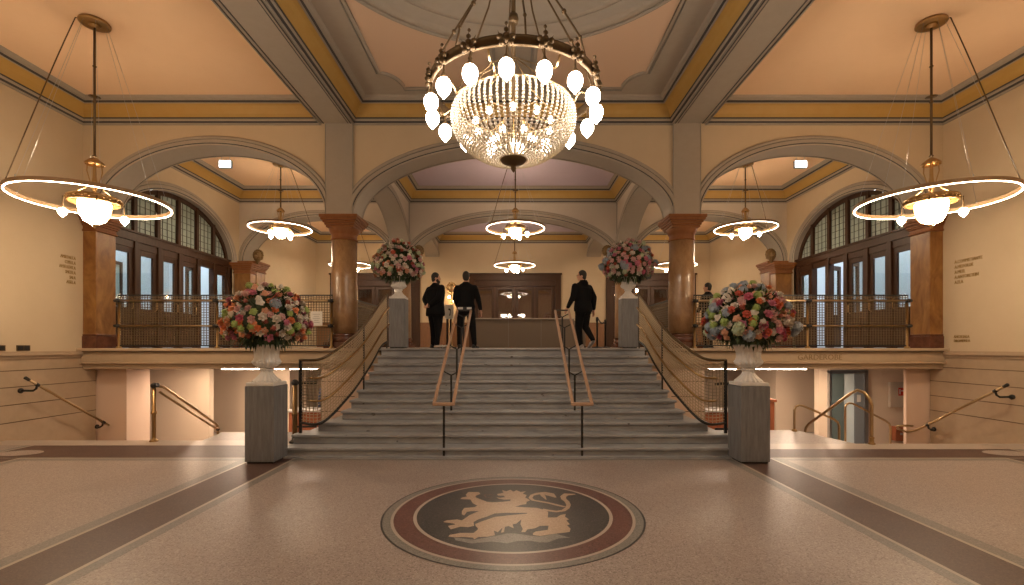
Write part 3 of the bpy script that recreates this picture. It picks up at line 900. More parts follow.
# ================================================================== STAIRCASE
PATH = [(3.63, 8.20, .50, 1.57), (3.24, 8.16, .51, 1.60), (2.99, 8.70, .88, 1.90), (2.92, 9.25, 1.17, 2.14), (2.88, 9.80, 1.47, 2.44), (2.87, 10.4, 1.79, 2.74), (2.87, 10.95, 1.92, 2.98)]
def path_at(t):
    """smooth interpolation, t in 0..6"""
    i = min(int(t), len(PATH) - 2); f_ = t - i
    p0 = PATH[max(i - 1, 0)]; p1 = PATH[i]; p2 = PATH[i + 1]; p3 = PATH[min(i + 2, len(PATH) - 1)]
    return [.5 * ((2 * b_) + (-a_ + c_) * f_ + (2 * a_ - 5 * b_ + 4 * c_ - d_) * f_ ** 2 + (-a_ + 3 * b_ - 3 * c_ + d_) * f_ ** 3) for a_, b_, c_, d_ in zip(p0, p1, p2, p3)]
def sampled(step):
    raw = [path_at(k / 20) for k in range(0, 6 * 20 + 1)]
    out = [raw[0]]; acc = 0
    for a_, b_ in zip(raw, raw[1:]):
        acc += math.dist(a_[:2], b_[:2])
        if acc >= step: out.append(b_); acc = 0
    if out[-1] is not raw[-1]: out.append(raw[-1])
    return out
stair = empty('marble_staircase', (0, 7.8, 0), 0, 'wide flight of worn grey marble steps rising from the hall to the landing', 'staircase')
for i in range(11):
    Yi = 7.80 + i * .288
    hw = [3.70, 3.70, 3.40, 3.08, 3.02, 2.98, 2.96, 2.94, 2.93, 2.93, 2.93][i]
    b = MB()
    b.box(-hw, hw, Yi - 7.8, 10.88 - 7.8 if i < 10 else 10.87 - 7.8, .16 * i + .001, .16 * i + .118, 0)
    b.box(-hw - .02, hw + .02, Yi - 7.8 - .045, min(Yi + .40, 10.87) - 7.8, .16 * i + .118, .16 * (i + 1), 0)
    b.build('step', STAIRM, stair, bevel=.008)
b = MB(); b.box(-3.72, 3.72, -.10, .02, 0, .03); b.build('plinth', STAIRM, stair)

for s in (-1, 1):
    side = 'left' if s < 0 else 'right'
    t = empty('stair_balustrade', (s * 3.63, 8.20, .16), 0, 'curved black and bronze wire mesh balustrade up the %s side of the marble stairs' % side, 'balustrade')
    inv = Matrix.Translation((-s * 3.63, -8.20, -.16))
    S = sampled(.05)
    def at(p, fr, off=0.0): return (s * (p[0] - off), p[1], p[2] + (p[3] - p[2]) * fr)
    b = MB()
    b.tube([at(p, 1) for p in S], .024, 8); b.build('top_rail', BRONZE, t).data.transform(inv)
    b = MB(); b.tube([at(p, 0) for p in S], .024, 8); b.build('bottom_rail', BLACK, t).data.transform(inv)
    for fr in (.36, .72):
        b = MB(); b.tube([at(p, fr, .045) for p in S[2:]], .019, 8); b.build('brass_rail', BRASS, t).data.transform(inv)
    b = MB()
    for p in S[1:-1]:
        b.bar(at(p, 0), at(p, 1), .011, .011)
    nh = 20
    for k in range(1, nh):
        for p, q_ in zip(S, S[1:]): b.bar(at(p, k / nh), at(q_, k / nh), .011, .011)
    b.build('wire_mesh', MESHS, t).data.transform(inv)
    b = MB(); b.box(-.022, .022, -.022, .022, 0, 1.42); b.box(-.06, .06, -.06, .06, 0, .02); b.build('newel_post', BLACK, t)
    for tt in (3.2, 5.9):
        p = path_at(tt); st_i = int((p[1] - 7.80) / .288) + 1; zb = min(.16 * st_i, 1.76) if st_i > 0 else 0
        b = MB(); b.bar(at(p, 1), (s * p[0], p[1], zb), .026, .026); b.build('post', BLACK, t).data.transform(inv)
    # brass guard post at the edge of the stairwell
    e = empty('brass_guard_post', (s * 4.08, 8.72 if s > 0 else 8.98, 0), 0, 'short brass post with black fittings beside the %s foot of the marble stairs' % side, 'post')
    b = MB(); b.lathe([(.045, .08), (.045, .5), (.055, .51), (.055, .56), (.045, .57), (.045, 1.08)], 16); b.build('post', BRASS_D, e)
    b = MB(); b.lathe([(.10, 0), (.10, .03), (.06, .06), (.055, .1)], 16); b.build('base', BLACK, e)
    b = MB(); b.sphere((0, 0, 1.12), .065, 12, 8); b.tube([(0, 0, 1.12), (-s * .40, .02, 1.12)], .03, 8); b.build('joint', BLACK, e)
    b = MB(); b.tube([(0, 0, .3), (-s * .40, .02, .3)], .02, 8); b.build('lower_rail', BLACK, e)

# centre handrails: twin oak rails on black posts
for s in (-1, 1):
    side = 'left' if s < 0 else 'right'
    cx = s * 1.12
    t = empty('twin_handrail', (cx, 7.78, 0), 0, 'pair of oak handrails on black posts, %s of the middle of the marble stairs' % side, 'handrail')
    y0, z0, y1, z1 = -.03, .87, 3.22, 2.62
    for d in (-.155, .155):
        b = MB(); b.bar((d, y0, z0), (d, y1, z1), .05, .055); b.build('rail', RAILWOOD, t, bevel=.012)
    b = MB(); b.bar((-.18, y0, z0), (.18, y0, z0), .05, .055); b.build('end_bar', RAILWOOD, t, bevel=.012)
    b = MB(); b.bar((-.18, y1, z1 + .01), (.18, y1, z1 + .01), .05, .03); b.build('top_bar', BLACK, t, bevel=.008)
    for (yy, zb) in ((.005, 0.0), (.93, .48), (1.80, .96), (2.66, 1.44), (3.14, 1.76)):
        zt = z0 + (z1 - z0) * (yy - y0) / (y1 - y0) - .03
        if yy < .1: zt = z0 - .02
        b = MB()
        b.bar((0, yy, zb), (0, yy, zt - .07 if yy > .1 else zt), .034, .034)
        if yy > .1:
            b.bar((0, yy, zt - .08), (-.15, yy, zt), .022, .022); b.bar((0, yy, zt - .08), (.15, yy, zt), .022, .022)
        b.build('post', BLACK, t)

# ================================================================== LANDING RAILINGS
def railing(name, p0, p1, lab, posts, z_top=1.20, grp=None):
    p0 = Vector(p0); p1 = Vector(p1); L = (p1 - p0).length
    t = empty(name, p0, math.atan2(p1.y - p0.y, p1.x - p0.x), lab, 'railing', grp)
    b = MB(); b.box(0, L, -.012, .012, z_top - .03, z_top); b.build('top_bar', BLACK, t)
    b = MB(); b.box(0, L, -.012, .012, .05, .075); b.build('bottom_bar', BLACK, t)
    for z in (z_top - .14, z_top - .70):
        b = MB(); b.tube([(-.05, -.05, z), (L + .05, -.05, z)], .021, 10); b.build('brass_rail', BRASS_L, t)
    b = MB(); n_ = int(L / .06)
    for k in range(n_ + 1): b.box(L * k / n_ - .0065, L * k / n_ + .0065, -.005, .005, .06, z_top)
    n_ = int((z_top - .06) / .055)
    for k in range(1, n_): z = .06 + (z_top - .06) * k / n_; b.box(0, L, -.0055, .0055, z - .0065, z + .0065)
    b.build('wire_mesh', MESHM, t)
    for x in posts:
        b = MB(); b.lathe([(.055, 0), (.055, .03), (.026, .05), (.026, z_top - .12)], 12, (x, -.0, 0)); po = b.build('post', BRASS, t)
        b = MB()
        for z in (z_top - .14, z_top - .70):
            b.sphere((x, -.05, z), .045, 10, 7); b.tube([(x - .06, -.05, z), (x + .06, -.05, z)], .034, 10)
            b.tube([(x, 0, z), (x, -.05, z)], .025, 8)
        b.build('joint', BLACK, po)
    return t
RY = 10.745
railing('landing_railing', (-8.84, RY, LZ), (-4.04, RY, LZ), 'bronze wire mesh railing with brass rails on the left side of the landing edge', (.02, 2.22, 4.78))
railing('landing_railing', (4.04, RY, LZ), (8.84, RY, LZ), 'bronze wire mesh railing with brass rails on the right side of the landing edge', (.02, 2.55, 4.78))
railing('side_railing', (-3.86, 13.9, LZ), (-3.86, 11.62, LZ), 'short mesh railing running back from the left front column', (.05, 2.2), 1.2)
railing('side_railing', (3.86, 11.62, LZ), (3.86, 13.9, LZ), 'short mesh railing running back from the right front column', (.05, 2.2), 1.2)
# notice on the left railing
t = empty('railing_notice', (-4.36, RY - .09, 2.42), 0, 'small white framed notice hung on the left landing railing near the column', 'sign')
b = MB(); b.box(-.13, .13, -.012, 0, -.16, .16); b.build('card', WHITEPAPER, t)
b = MB()
for k, w_ in enumerate((.08, .06, .08, .05, .07)): b.box(-w_, w_, -.014, -.012, .09 - k * .045, .10 - k * .045)
b.build('print_lines', GREYDARK, t)

# ================================================================== PEDESTALS, URNS, FLOWERS
def pedestal(loc, lab, w_=.225):
    t = empty('display_pedestal', loc, 0, lab, 'pedestal', 'grey flower pedestals')
    b = MB(); b.box(-w_, w_, -w_, w_, .03, 1.19); b.build('body', CONCRETE, t, bevel=.006)
    b = MB(); b.box(-w_ + .025, w_ - .025, -w_ + .025, w_ - .025, 0, .03); b.build('plinth', BLACK, t)
def urn(loc, lab, sc=1):
    t = empty('flower_urn', loc, 0, lab, 'urn', 'white fluted urns'); t.scale = (sc, sc, sc)
    b = MB(); b.box(-.215, .215, -.215, .215, 0, .055)
    b.build('base', WHITE, t, bevel=.01)
    b = MB(); b.lathe([(.20, .055), (.19, .08), (.145, .12), (.105, .165), (.085, .20), (.078, .23), (.10, .24), (.10, .265), (.08, .275)], 96, flute=(16, .07))
    b.build('foot', WHITE, t)
    b = MB(); b.lathe([(.08, .27), (.13, .29), (.185, .33), (.205, .37), (.185, .40), (.17, .44), (.172, .52), (.188, .58), (.215, .61), (.215, .62)], 126, flute=(21, .06))
    b.lathe([(.222, .61), (.23, .625), (.222, .64), (.20, .64), (.19, .60)], 40, caps=False)
    b.build('bowl', WHITE, t)
RC = lambda c: c
def fcol(name, c, c2=None):
    return mat('petal_' + name, c, .65, noise=(45, c2 or tuple(x * .8 for x in c), .6))
PINK = fcol('pink', (.62, .21, .29)); HOT = fcol('rose_pink', (.56, .13, .20)); BLUSH = fcol('blush', (.66, .40, .36)); WHT = fcol('cream', (.68, .60, .50)); LIME = fcol('lime', (.34, .44, .12))
ORG = fcol('orange', (.66, .20, .07)); CORAL = fcol('coral', (.62, .13, .08)); PEA = fcol('peach', (.66, .32, .19)); BLUE = fcol('pale_blue', (.30, .35, .40)); REDD = fcol('brick', (.36, .08, .05)); PGRN = fcol('pale_green', (.45, .52, .34))
def rose_mesh(m, r=.05, seed=0):
    rnd = random.Random(seed); b = MB()
    b.sphere((0, 0, .02), r * .45, 8, 6, sc=(1, 1, 1.1))
    for ringn, (rad, tilt, cnt, h) in enumerate(((.35, 8, 3, 1.0), (.55, 22, 4, .98), (.8, 42, 5, .85), (1.0, 66, 6, .62))):
        for k in range(cnt):
            a = 2 * PI * (k + .37 * ringn) / cnt + rnd.uniform(-.1, .1)
            vs = []
            W = r * 2.0 * rad / cnt * 2.4
            for j in range(4):
                v_ = j / 3
                for i in range(4):
                    u_ = (i / 3 - .5)
                    wdt = W * (.55 + .75 * v_ - .5 * v_ * v_)
                    rr = r * rad * (.35 + .65 * v_) * (1 - .25 * (2 * u_) ** 2 * v_) + (.12 * r if j == 3 and ringn > 1 else 0)
                    x = u_ * wdt; y = rr
                    z = r * h * v_ * 1.05 - (.10 * r if j == 3 and ringn > 1 else 0) - .12 * r * (2 * u_) ** 2 * (v_ > .9)
                    vs.append((x * cos(a) - y * sin(a), x * sin(a) + y * cos(a), z))
            b.add(vs, [(j * 4 + i, j * 4 + i + 1, j * 4 + i + 5, j * 4 + i + 4) for j in range(3) for i in range(3)], 0, True)
    return b
def floret_mesh(r=.085, n=42, seed=1, big=1.0):
    rnd = random.Random(seed); b = MB(); b.sphere((0, 0, r * .35), r * .55, 10, 7)
    for k in range(n):
        z = 1 - 1.45 * (k + .5) / n; a = k * 2.39996; q = sqrt(max(0, 1 - z * z))
        d = Vector((q * cos(a), q * sin(a), z)); c = Vector((0, 0, r * .35)) + d * r * rnd.uniform(.66, .88); d = (d + Vector([rnd.uniform(-.35, .35) for _ in range(3)])).normalized()
        x = d.orthogonal().normalized(); x = Matrix.Rotation(rnd.uniform(0, 6), 3, d) @ x; y = d.cross(x); pr = r * .24 * big
        for m_ in range(4):
            e = x * cos(m_ * PI / 2) + y * sin(m_ * PI / 2); e2 = x * cos(m_ * PI / 2 + .78) + y * sin(m_ * PI / 2 + .78); e3 = x * cos(m_ * PI / 2 - .78) + y * sin(m_ * PI / 2 - .78)
            b.add([c, c + e3 * pr * .7 + d * .004, c + e * pr * 1.25, c + e2 * pr * .7 + d * .004], [(0, 1, 2, 3)])
    return b
def ruffle_mesh(r=.05, seed=2):
    rnd = random.Random(seed); b = MB()
    for lay in range(4):
        n = 18; vs = []
        rr = r * (1 - .2 * lay)
        for j in range(4):
            for k in range(n):
                a = 2 * PI * k / n
                w_ = 1 + (.16 * cos(a * 5 + lay) + .08 * rnd.uniform(-1, 1)) * (j / 3)
                vs.append((rr * (.15 + .85 * j / 3) * w_ * cos(a), rr * (.15 + .85 * j / 3) * w_ * sin(a), r * (.1 + .28 * lay) + r * .35 * (j / 3) - r * .35 * (j / 3) ** 3 + .004 * rnd.uniform(-1, 1)))
        b.add(vs, [(j * n + k, j * n + (k + 1) % n, (j + 1) * n + (k + 1) % n, (j + 1) * n + k) for j in range(3) for k in range(n)], 0, True)
    b.sphere((0, 0, r * .6), r * .5, 8, 6)
    return b
FL = {}
def blossom(kind, m):
    key = (kind, m.name)
    if key not in FL:
        mb = {'rose': lambda: rose_mesh(m, .058), 'hydrangea': lambda: floret_mesh(.092, 46), 'carnation': lambda: ruffle_mesh(.052), 'guelder_rose': lambda: floret_mesh(.062, 30, 5, 1.2), 'filler_bloom': lambda: floret_mesh(.045, 14, 9, 1.3)}[kind]()
        o = mb.build(kind, m); FL[key] = o.data; bpy.data.objects.remove(o)
    return FL[key]
def flowers(loc, rx, zu, zd, zc, n, table, lab, seed):
    rnd = random.Random(seed)
    t = empty('flower_arrangement', loc, 0, lab, 'flowers', 'domed flower arrangements')
    b = MB(); b.sphere((0, 0, zc), 1, 20, 12, sc=(rx * .80, rx * .80, zu * .80))
    for i, v in enumerate(b.v):
        if v[2] < zc: b.v[i] = (v[0], v[1], zc - (zc - v[2]) * zd / zu)
    b.lathe([(.15, -.12), (.17, 0), (.3, .12)], 12, caps=False)
    b.build('moss_core', FOLIAGE, t)
    b = MB()
    for k in range(620):
        z = rnd.uniform(-.95, 1); a = rnd.uniform(0, 2 * PI); q = sqrt(1 - z * z)
        d = Vector((q * cos(a), q * sin(a), z)); c = Vector((d.x * rx, d.y * rx, zc + (zu if z > 0 else zd) * z)) * 1
        base = Vector((d.x * rx * .8, d.y * rx * .8, zc + (zu if z > 0 else zd) * z * .8))
        L_ = rnd.uniform(.12, .24); dirv = (d + Vector((rnd.uniform(-.5, .5), rnd.uniform(-.5, .5), rnd.uniform(-.5, .3) - (.9 if z < -.35 else 0)))).normalized()
        x = dirv.cross(Vector((0, 0, 1)));
        if x.length < .01: x = Vector((1, 0, 0))
        x = x.normalized() * rnd.uniform(.014, .028); up = x.cross(dirv).normalized() * .01
        tip = base + dirv * L_; mid = base + dirv * L_ * .5 + up
        b.add([base, mid - x, tip, mid + x], [(0, 1, 2, 3)])
    lf = b.build('foliage', FOLIAGE, t); lf['kind'] = 'stuff'
    kinds = []
    for (kd, m, c) in table: kinds += [(kd, m)] * c
    tot = len(kinds)
    rnd.shuffle(kinds)
    # loose clusters of like blossoms
    for k in range(n):
        kd, m = kinds[int(rnd.random() * tot)] if rnd.random() < .8 or k == 0 else last_
        last_ = (kd, m)
        z = 1 - 1.62 * (k + .5) / n; a = k * 2.39996 + rnd.uniform(-.12, .12); q = sqrt(max(0, 1 - z * z))
        z += rnd.uniform(-.04, .04)
        d = Vector((q * cos(a), q * sin(a), z)); rad = rnd.uniform(.90, 1.07) + (.04 if z < .1 else 0)
        o = bpy.data.objects.new(kd, blossom(kd, m)); COL.objects.link(o); o.parent = t
        o.location = (d.x * rx * rad, d.y * rx * rad, zc + (zu if z > 0 else zd) * z * rad)
        dd = Vector((d.x / rx, d.y / rx, d.z / zu)).normalized() + Vector((0, 0, .15)) + Vector([rnd.uniform(-.25, .25) for _ in range(3)])
        o.rotation_euler = dd.to_track_quat('Z', 'Y').to_euler()
        sc_ = rnd.uniform(.85, 1.2); o.scale = (sc_, sc_, sc_)
    return t
T_L = [('rose', PINK, 9), ('rose', HOT, 7), ('rose', BLUSH, 12), ('carnation', LIME, 9), ('guelder_rose', LIME, 8), ('rose', WHT, 17), ('carnation', WHT, 9), ('rose', ORG, 5), ('carnation', ORG, 4), ('carnation', PEA, 7), ('hydrangea', BLUE, 3), ('filler_bloom', REDD, 7), ('rose', PEA, 6)]
T_R = [('rose', PINK, 9), ('rose', HOT, 5), ('rose', CORAL, 11), ('carnation', WHT, 12), ('hydrangea', BLUE, 7), ('guelder_rose', LIME, 8), ('carnation', LIME, 6), ('rose', BLUSH, 10), ('carnation', PEA, 8), ('rose', ORG, 7), ('hydrangea', PGRN, 3), ('filler_bloom', REDD, 4), ('rose', WHT, 8)]
T_U = [('rose', BLUSH, 17), ('rose', WHT, 14), ('rose', PINK, 4), ('carnation', PGRN, 7), ('carnation', WHT, 6), ('rose', CORAL, 4), ('filler_bloom', REDD, 6), ('guelder_rose', PGRN, 5), ('rose', PEA, 5)]
T_UR = [('rose', BLUSH, 15), ('rose', WHT, 14), ('rose', PINK, 5), ('carnation', PGRN, 7), ('hydrangea', BLUE, 4), ('rose', CORAL, 5), ('filler_bloom', REDD, 4), ('guelder_rose', PGRN, 5), ('rose', HOT, 2)]
for (x, y, zb, tb, lw, big, pos, fl_txt, sd) in (
    (-3.885, 7.575, 0, T_L, 'at the left foot of the marble stairs', 1, 'left', 'dome of pink, white, lime and orange flowers in the urn left of the stair foot', 11),
    (3.715, 7.575, 0, T_R, 'at the right foot of the marble stairs', 1, 'right', 'dome of coral, pink, lime and blue flowers in the urn right of the stair foot', 23),
    (-2.78, 11.68, LZ, T_U, 'on the landing, left of the stair head', .9, 'left', 'dome of blush, cream and pink roses on the landing, left of the stair head', 37),
    (2.80, 11.68, LZ, T_UR, 'on the landing, right of the stair head', .9, 'right', 'dome of blush, pink and pale blue flowers on the landing, right of the stair head', 53)):
    pedestal((x, y, zb), 'square grey pedestal carrying a white urn ' + lw, .225 if big == 1 else .195)
    urn((x, y, zb + 1.19), 'white fluted plaster urn on the grey pedestal ' + lw, 1 if big == 1 else .88)
    if big == 1: flowers((x, y, zb + 1.78),   .575, .56, .34, .38, 250, tb, fl_txt, sd)
    else: flowers((x, y, zb + 1.72), .56, .58, .36, .26, 230, tb, fl_txt, sd)

# ================================================================== CHANDELIER
CY = 5.5
ch = empty('crystal_chandelier', (0.005, CY, ZC + .40), 0, 'great crystal basket chandelier with a ring of round globes above the hall', 'chandelier')
o0 = -(ZC + .40)
def cz(z): return z + o0
b = MB(); b.lathe([(.025, cz(4.45)), (.025, 0)], 12); b.lathe([(.05, cz(5.5)), (.06, cz(5.55)), (.05, cz(5.6))], 12); b.build('central_rod', BRONZE, ch)
b = MB(); b.lathe([(.001, -.18), (.1, -.16), (.22, -.06), (.3, 0)], 24); b.build('ceiling_rose', BRONZE, ch)
RR = .94
b = MB(); b.lathe([(RR - .012, cz(4.66)), (RR + .02, cz(4.66)), (RR + .02, cz(4.675)), (RR + .01, cz(4.68)), (RR + .01, cz(4.74)), (RR + .02, cz(4.745)), (RR + .02, cz(4.76)), (RR - .012, cz(4.76)), (RR - .012, cz(4.66))], 96, caps=False)
b.build('crown_ring', BRONZE, ch)
for k in range(16):
    a = R(18.4 + 22.5 * k) - PI / 2
    x, y = RR * cos(a), RR * sin(a)
    # crest on the ring
    b = MB()
    ox, oy = cos(a), sin(a); tx, ty = -sin(a), cos(a)
    b.sphere((x + ox * .02, y + oy * .02, cz(4.86)), .018, 6, 5)
    for (lx, lz, lr) in ((0, .03, .034), (-.06, .02, .034), (.06, .02, .034), (-.045, -.045, .03), (.045, -.045, .03), (0, .085, .026)): b.sphere((x + ox * .03 + tx * lx, y + oy * .03 + ty * lx, cz(4.71) + lz), lr, 7, 5, sc=(1, 1, .8))
    for (da, h_, w_) in ((0, .17, .02), (-.06, .10, .02), (.06, .10, .02)):
        cx_, cy_ = x + ox * .03 + tx * da * .5, y + oy * .03 + ty * da * .5
        b.add([(cx_ - tx * w_, cy_ - ty * w_, cz(4.69)), (cx_ + ox * .02, cy_ + oy * .02, cz(4.71)), (cx_ + tx * w_, cy_ + ty * w_, cz(4.69)), (cx_ + tx * da * .9, cy_ + ty * da * .9, cz(4.69) + h_), (cx_ - ox * .01, cy_ - oy * .01, cz(4.66))],
              [(0, 1, 3), (1, 2, 3), (0, 3, 4), (2, 4, 3), (0, 4, 1), (1, 4, 2)])
    b.sphere((x + ox * .03, y + oy * .03, cz(4.70)), .03, 8, 6)
    b.build('leaf_crest', BRONZE, ch)
    g = MB()
    g.lathe([(.001, -.135), (.010, -.124), (.026, -.104), (.052, -.075), (.071, -.04), (.077, -.005), (.073, .03), (.060, .058), (.040, .076), (.022, .085)], 20, (x, y, cz(4.45)))
    gl = g.build('glass_globe', E_CHAND, ch)
    g = MB(); g.lathe([(.034, .075), (.034, .10), (.02, .12), (.012, .14), (.009, .26)], 10, (x, y, cz(4.45))); g.build('globe_cap', BRONZE, gl)
for k in range(8):
    a = R(7.15 + 45 * k) - PI / 2
    P = [(RR * cos(a), RR * sin(a), cz(4.75)), (RR * .93 * cos(a), RR * .93 * sin(a), cz(5.0)), (RR * .72 * cos(a), RR * .72 * sin(a), cz(5.35)), (RR * .40 * cos(a), RR * .40 * sin(a), cz(5.85)), (.16 * cos(a), .16 * sin(a), cz(6.5)), (.04 * cos(a), .04 * sin(a), cz(6.9))]
    b = MB(); b.tube(P, .011, 6); b.sphere(P[2], .028, 8, 6); b.sphere(P[1], .02, 8, 6)
    b.build('suspension_rod', BRONZE, ch)
for k in range(8):
    a = R(7.15 + 22.5 + 45 * k) - PI / 2
    b = MB(); P = []
    for j in range(10):
        f_ = j / 9; rr = .70 + (RR - .72) * f_
        P.append((rr * cos(a), rr * sin(a), cz(4.52 + .14 * f_ + .05 * sin(f_ * PI * 2))))
    b.tube(P, .011, 6)
    b.tube([(.70 * cos(a), .70 * sin(a), cz(4.52)), (.35 * cos(a + .4), .35 * sin(a + .4), cz(4.9)), (.03 * cos(a), .03 * sin(a), cz(5.1))], .007, 5)
    b.build('scroll_arm', BRASS_L, ch)
PROF = [(.665, 4.53), (.695, 4.47), (.705, 4.39), (.69, 4.30), (.65, 4.21), (.59, 4.13), (.51, 4.06), (.42, 4.005), (.32, 3.965), (.22, 3.945), (.14, 3.94)]
def prof_at(d):
    for (a_, b_) in zip(PROF, PROF[1:]):
        l_ = math.dist(a_, b_)
        if d <= l_: return (a_[0] + (b_[0] - a_[0]) * d / l_, a_[1] + (b_[1] - a_[1]) * d / l_)
        d -= l_
    return PROF[-1]
total = sum(math.dist(a_, b_) for a_, b_ in zip(PROF, PROF[1:]))
b = MB(); base_b = MB(); base_b.sphere((0, 0, 0), 1, 6, 4)
NS = 66
for k in range(NS):
    a = 2 * PI * k / NS; d = 0.0
    while d < total:
        r_, z_ = prof_at(d)
        br = min(.0165, r_ * PI / NS * .95 + .004)
        if not (r_ < .36 and k % 2) :
            st_ = len(b.v)
            b.add([(r_ * cos(a) + v[0] * br, r_ * sin(a) + v[1] * br, cz(z_) + v[2] * br) for v in base_b.v], base_b.f, 0, True)
        d += br * 2.02
b.build('crystal_strands', BEAD, ch)['kind'] = 'stuff'
b = MB()
for (r_, z_, w_) in ((.665, 4.54, .014), (.15, 3.945, .01)):
    b.tube([(r_ * cos(2 * PI * k / 64), r_ * sin(2 * PI * k / 64), cz(z_)) for k in range(64)], w_, 6, closed=True)
b.build('basket_hoop', BRASS_L, ch)
b = MB(); b.lathe([(.15, .02), (.15, 0), (.13, -.03), (.085, -.055), (.04, -.065), (.03, -.085), (.035, -.10), (.02, -.125), (.001, -.15)], 28, (0, 0, cz(3.94))); b.build('boss', BRONZE, ch)
rnd = random.Random(4)
for k in range(15):
    n_ = 10 if k < 10 else 5
    a = 2 * PI * k / n_ + .3; rr = .44 if k < 10 else .20; zz = 4.33 if k < 10 else 4.22
    g = MB(); g.sphere((rr * cos(a), rr * sin(a), cz(zz)), .034, 10, 7, sc=(1, 1, 1.2)); gl = g.build('inner_bulb', E_INNER, ch)
    g = MB(); g.tube([(rr * cos(a), rr * sin(a), cz(zz + .03)), (rr * cos(a), rr * sin(a), cz(zz + .10)), (0, 0, cz(4.52))], .007, 5); g.build('bulb_arm', BRASS, gl)

# ================================================================== PENDANTS
def pendant(loc, Rr, zr, s, lab, led, cable=(-1, 0), grp='ring pendant lamps', bowl=E_BOWL, bulb=E_BULB, rot=PI / 4):
    t = empty('ring_pendant_lamp', loc, 0, lab, 'lamp', grp)
    H = zr - loc[2]
    b = MB(); b.lathe([(.001, -.06), (.20, -.055), (.22, -.045), (.22, -.02), (.20, 0)], 28); b.lathe([(.06, -.11), (.07, -.08), (.09, -.06)], 16); b.build('canopy', BRASS, t)
    hub = .65 * s
    b = MB(); b.lathe([(.018, H + hub), (.018, -.06)], 10)
    for f_ in (.25, .45, .75):
        zz = H * f_ + hub * .0; b.lathe([(.02, zz - .015), (.034, zz), (.02, zz + .015)], 10)
    b.lathe([(.02, H * .42 - .01), (.085, H * .42), (.02, H * .42 + .012)], 16)
    b.build('rod', BRONZE, t)
    b = MB(); b.lathe([(.13 * s, H + hub - .05), (.14 * s, H + hub - .03), (.12 * s, H + hub), (.07 * s, H + hub + .045), (.03, H + hub + .07)], 20, caps=False); b.build('hub_cap', BRASS, t)
    b = MB()
    for k in range(4):
        a = PI / 4 + k * PI / 2
        P = [(.09 * s, hub - .02), (.10 * s, hub * .75), (.06 * s, hub * .5), (.12 * s, hub * .3), (.33 * s, .04)]
        b.tube([(r_ * cos(a), r_ * sin(a), H + z_) for r_, z_ in P], .009, 6)
    b.lathe([(.02, H + .1), (.05 * s, H + hub * .4), (.03, H + hub * .6), (.02, H + hub)], 12, caps=False)
    b.build('arm', BRASS, t)
    rb = .355 * s
    b = MB(); b.lathe([(rb - .02, H - .05), (rb + .0, H - .055), (rb + .015, H - .04), (rb, H - .03), (rb, H + .03), (rb + .015, H + .04), (rb - .01, H + .06), (rb - .02, H + .05), (rb - .02, H - .05)], 48, caps=False)
    for k in range(24):
        a = 2 * PI * k / 24; b.sphere((rb * cos(a) * 1.02, rb * sin(a) * 1.02, H), .022 * s, 6, 5)
    b.lathe([(.24 * s, H - .03), (rb - .01, H - .0)], 32, caps=False)
    b.build('ornate_band', BRASS, t)
    b = MB(); b.lathe([(.001, H - .40 * s), (.07 * s, H - .39 * s), (.14 * s, H - .35 * s), (.185 * s, H - .27 * s), (.215 * s, H - .16 * s), (.225 * s, H - .04)], 28); b.build('glass_bowl', bowl, t)
    b = MB(); b.lathe([(.001, H - .47 * s), (.02 * s, H - .455 * s), (.018 * s, H - .43 * s), (.045 * s, H - .405 * s), (.03 * s, H - .385 * s)], 14)
    for k in range(3):
        a = k * 2 * PI / 3 + .5
        b.tube([(r_ * s * cos(a), r_ * s * sin(a), H + z_ * s) for r_, z_ in ((.03, -.405), (.145, -.357), (.195, -.275), (.226, -.16), (.236, -.04))], .007, 5)
    b.build('bowl_finial', BRASS, t)
    for k in range(4):
        a = rot + k * PI / 2; rr = (.395 if s == 1 else .46) * s; x, y = rr * cos(a), rr * sin(a)
        g = MB(); q = .95 * s if s < 1 else 1
        g.lathe([(.001, -.095), (.012, -.08), (.045, -.045), (.063, -.005), (.058, .03), (.035, .052), (.02, .056)], 16, (x, y, H - .26 * s)); gl = g.build('glass_bulb', bulb, t)
        g = MB(); g.lathe([(.026, .05), (.026, .07), (.01, .085), (.008, .26 * s)], 8, (x, y, H - .26 * s)); g.build('bulb_cap', BRONZE, gl)
    b = MB(); b.lathe([(Rr - .022, H - .028), (Rr + .022, H - .028), (Rr + .022, H + .035), (Rr - .022, H + .035), (Rr - .022, H - .028)], 128, caps=False, smooth=False); rg = b.build('ring', RINGTAN, t)
    b = MB(); b.lathe([(Rr - .006, H - .028), (Rr - .008, H - .034), (Rr + .008, H - .034), (Rr + .006, H - .028)], 128, caps=False, smooth=False); b.build('led_strip', led, rg)
    b = MB()
    for k in range(6):
        a = k * PI / 3 + .26
        b.tube([(.17 * cos(a), .17 * sin(a), -.05), (Rr * cos(a), Rr * sin(a), H + .03)], .0022, 4); b.lathe([(.008, 0), (.008, .05)], 6, (Rr * cos(a), Rr * sin(a), H + .03))
    b.build('steel_wire', CHROME, t)
    ca = math.atan2(cable[1], cable[0])
    b = MB(); P = []
    for j in range(13):
        f_ = j / 12
        rr = .24 + (Rr - .24) * f_; zz = -.03 + (H + .08) * f_ + .10 * sin(PI * f_) * (1 - f_) * .8
        P.append((rr * cos(ca), rr * sin(ca), zz))
    P = [(.15 * cos(ca), .15 * sin(ca), -.03)] + P
    b.tube(P, .009, 6); b.build('cable', BRONZE, t)
    return t
pendant((-7.06, 8.10, ZC), 1.065, 4.26, 1.0, 'large glowing ring pendant lamp on the left, nearest the camera', E_LED, (-.75, -.62))
pendant((7.06, 8.10, ZC), 1.065, 4.26, 1.0, 'large glowing ring pendant lamp on the right, nearest the camera', E_LED, (.78, -.62))
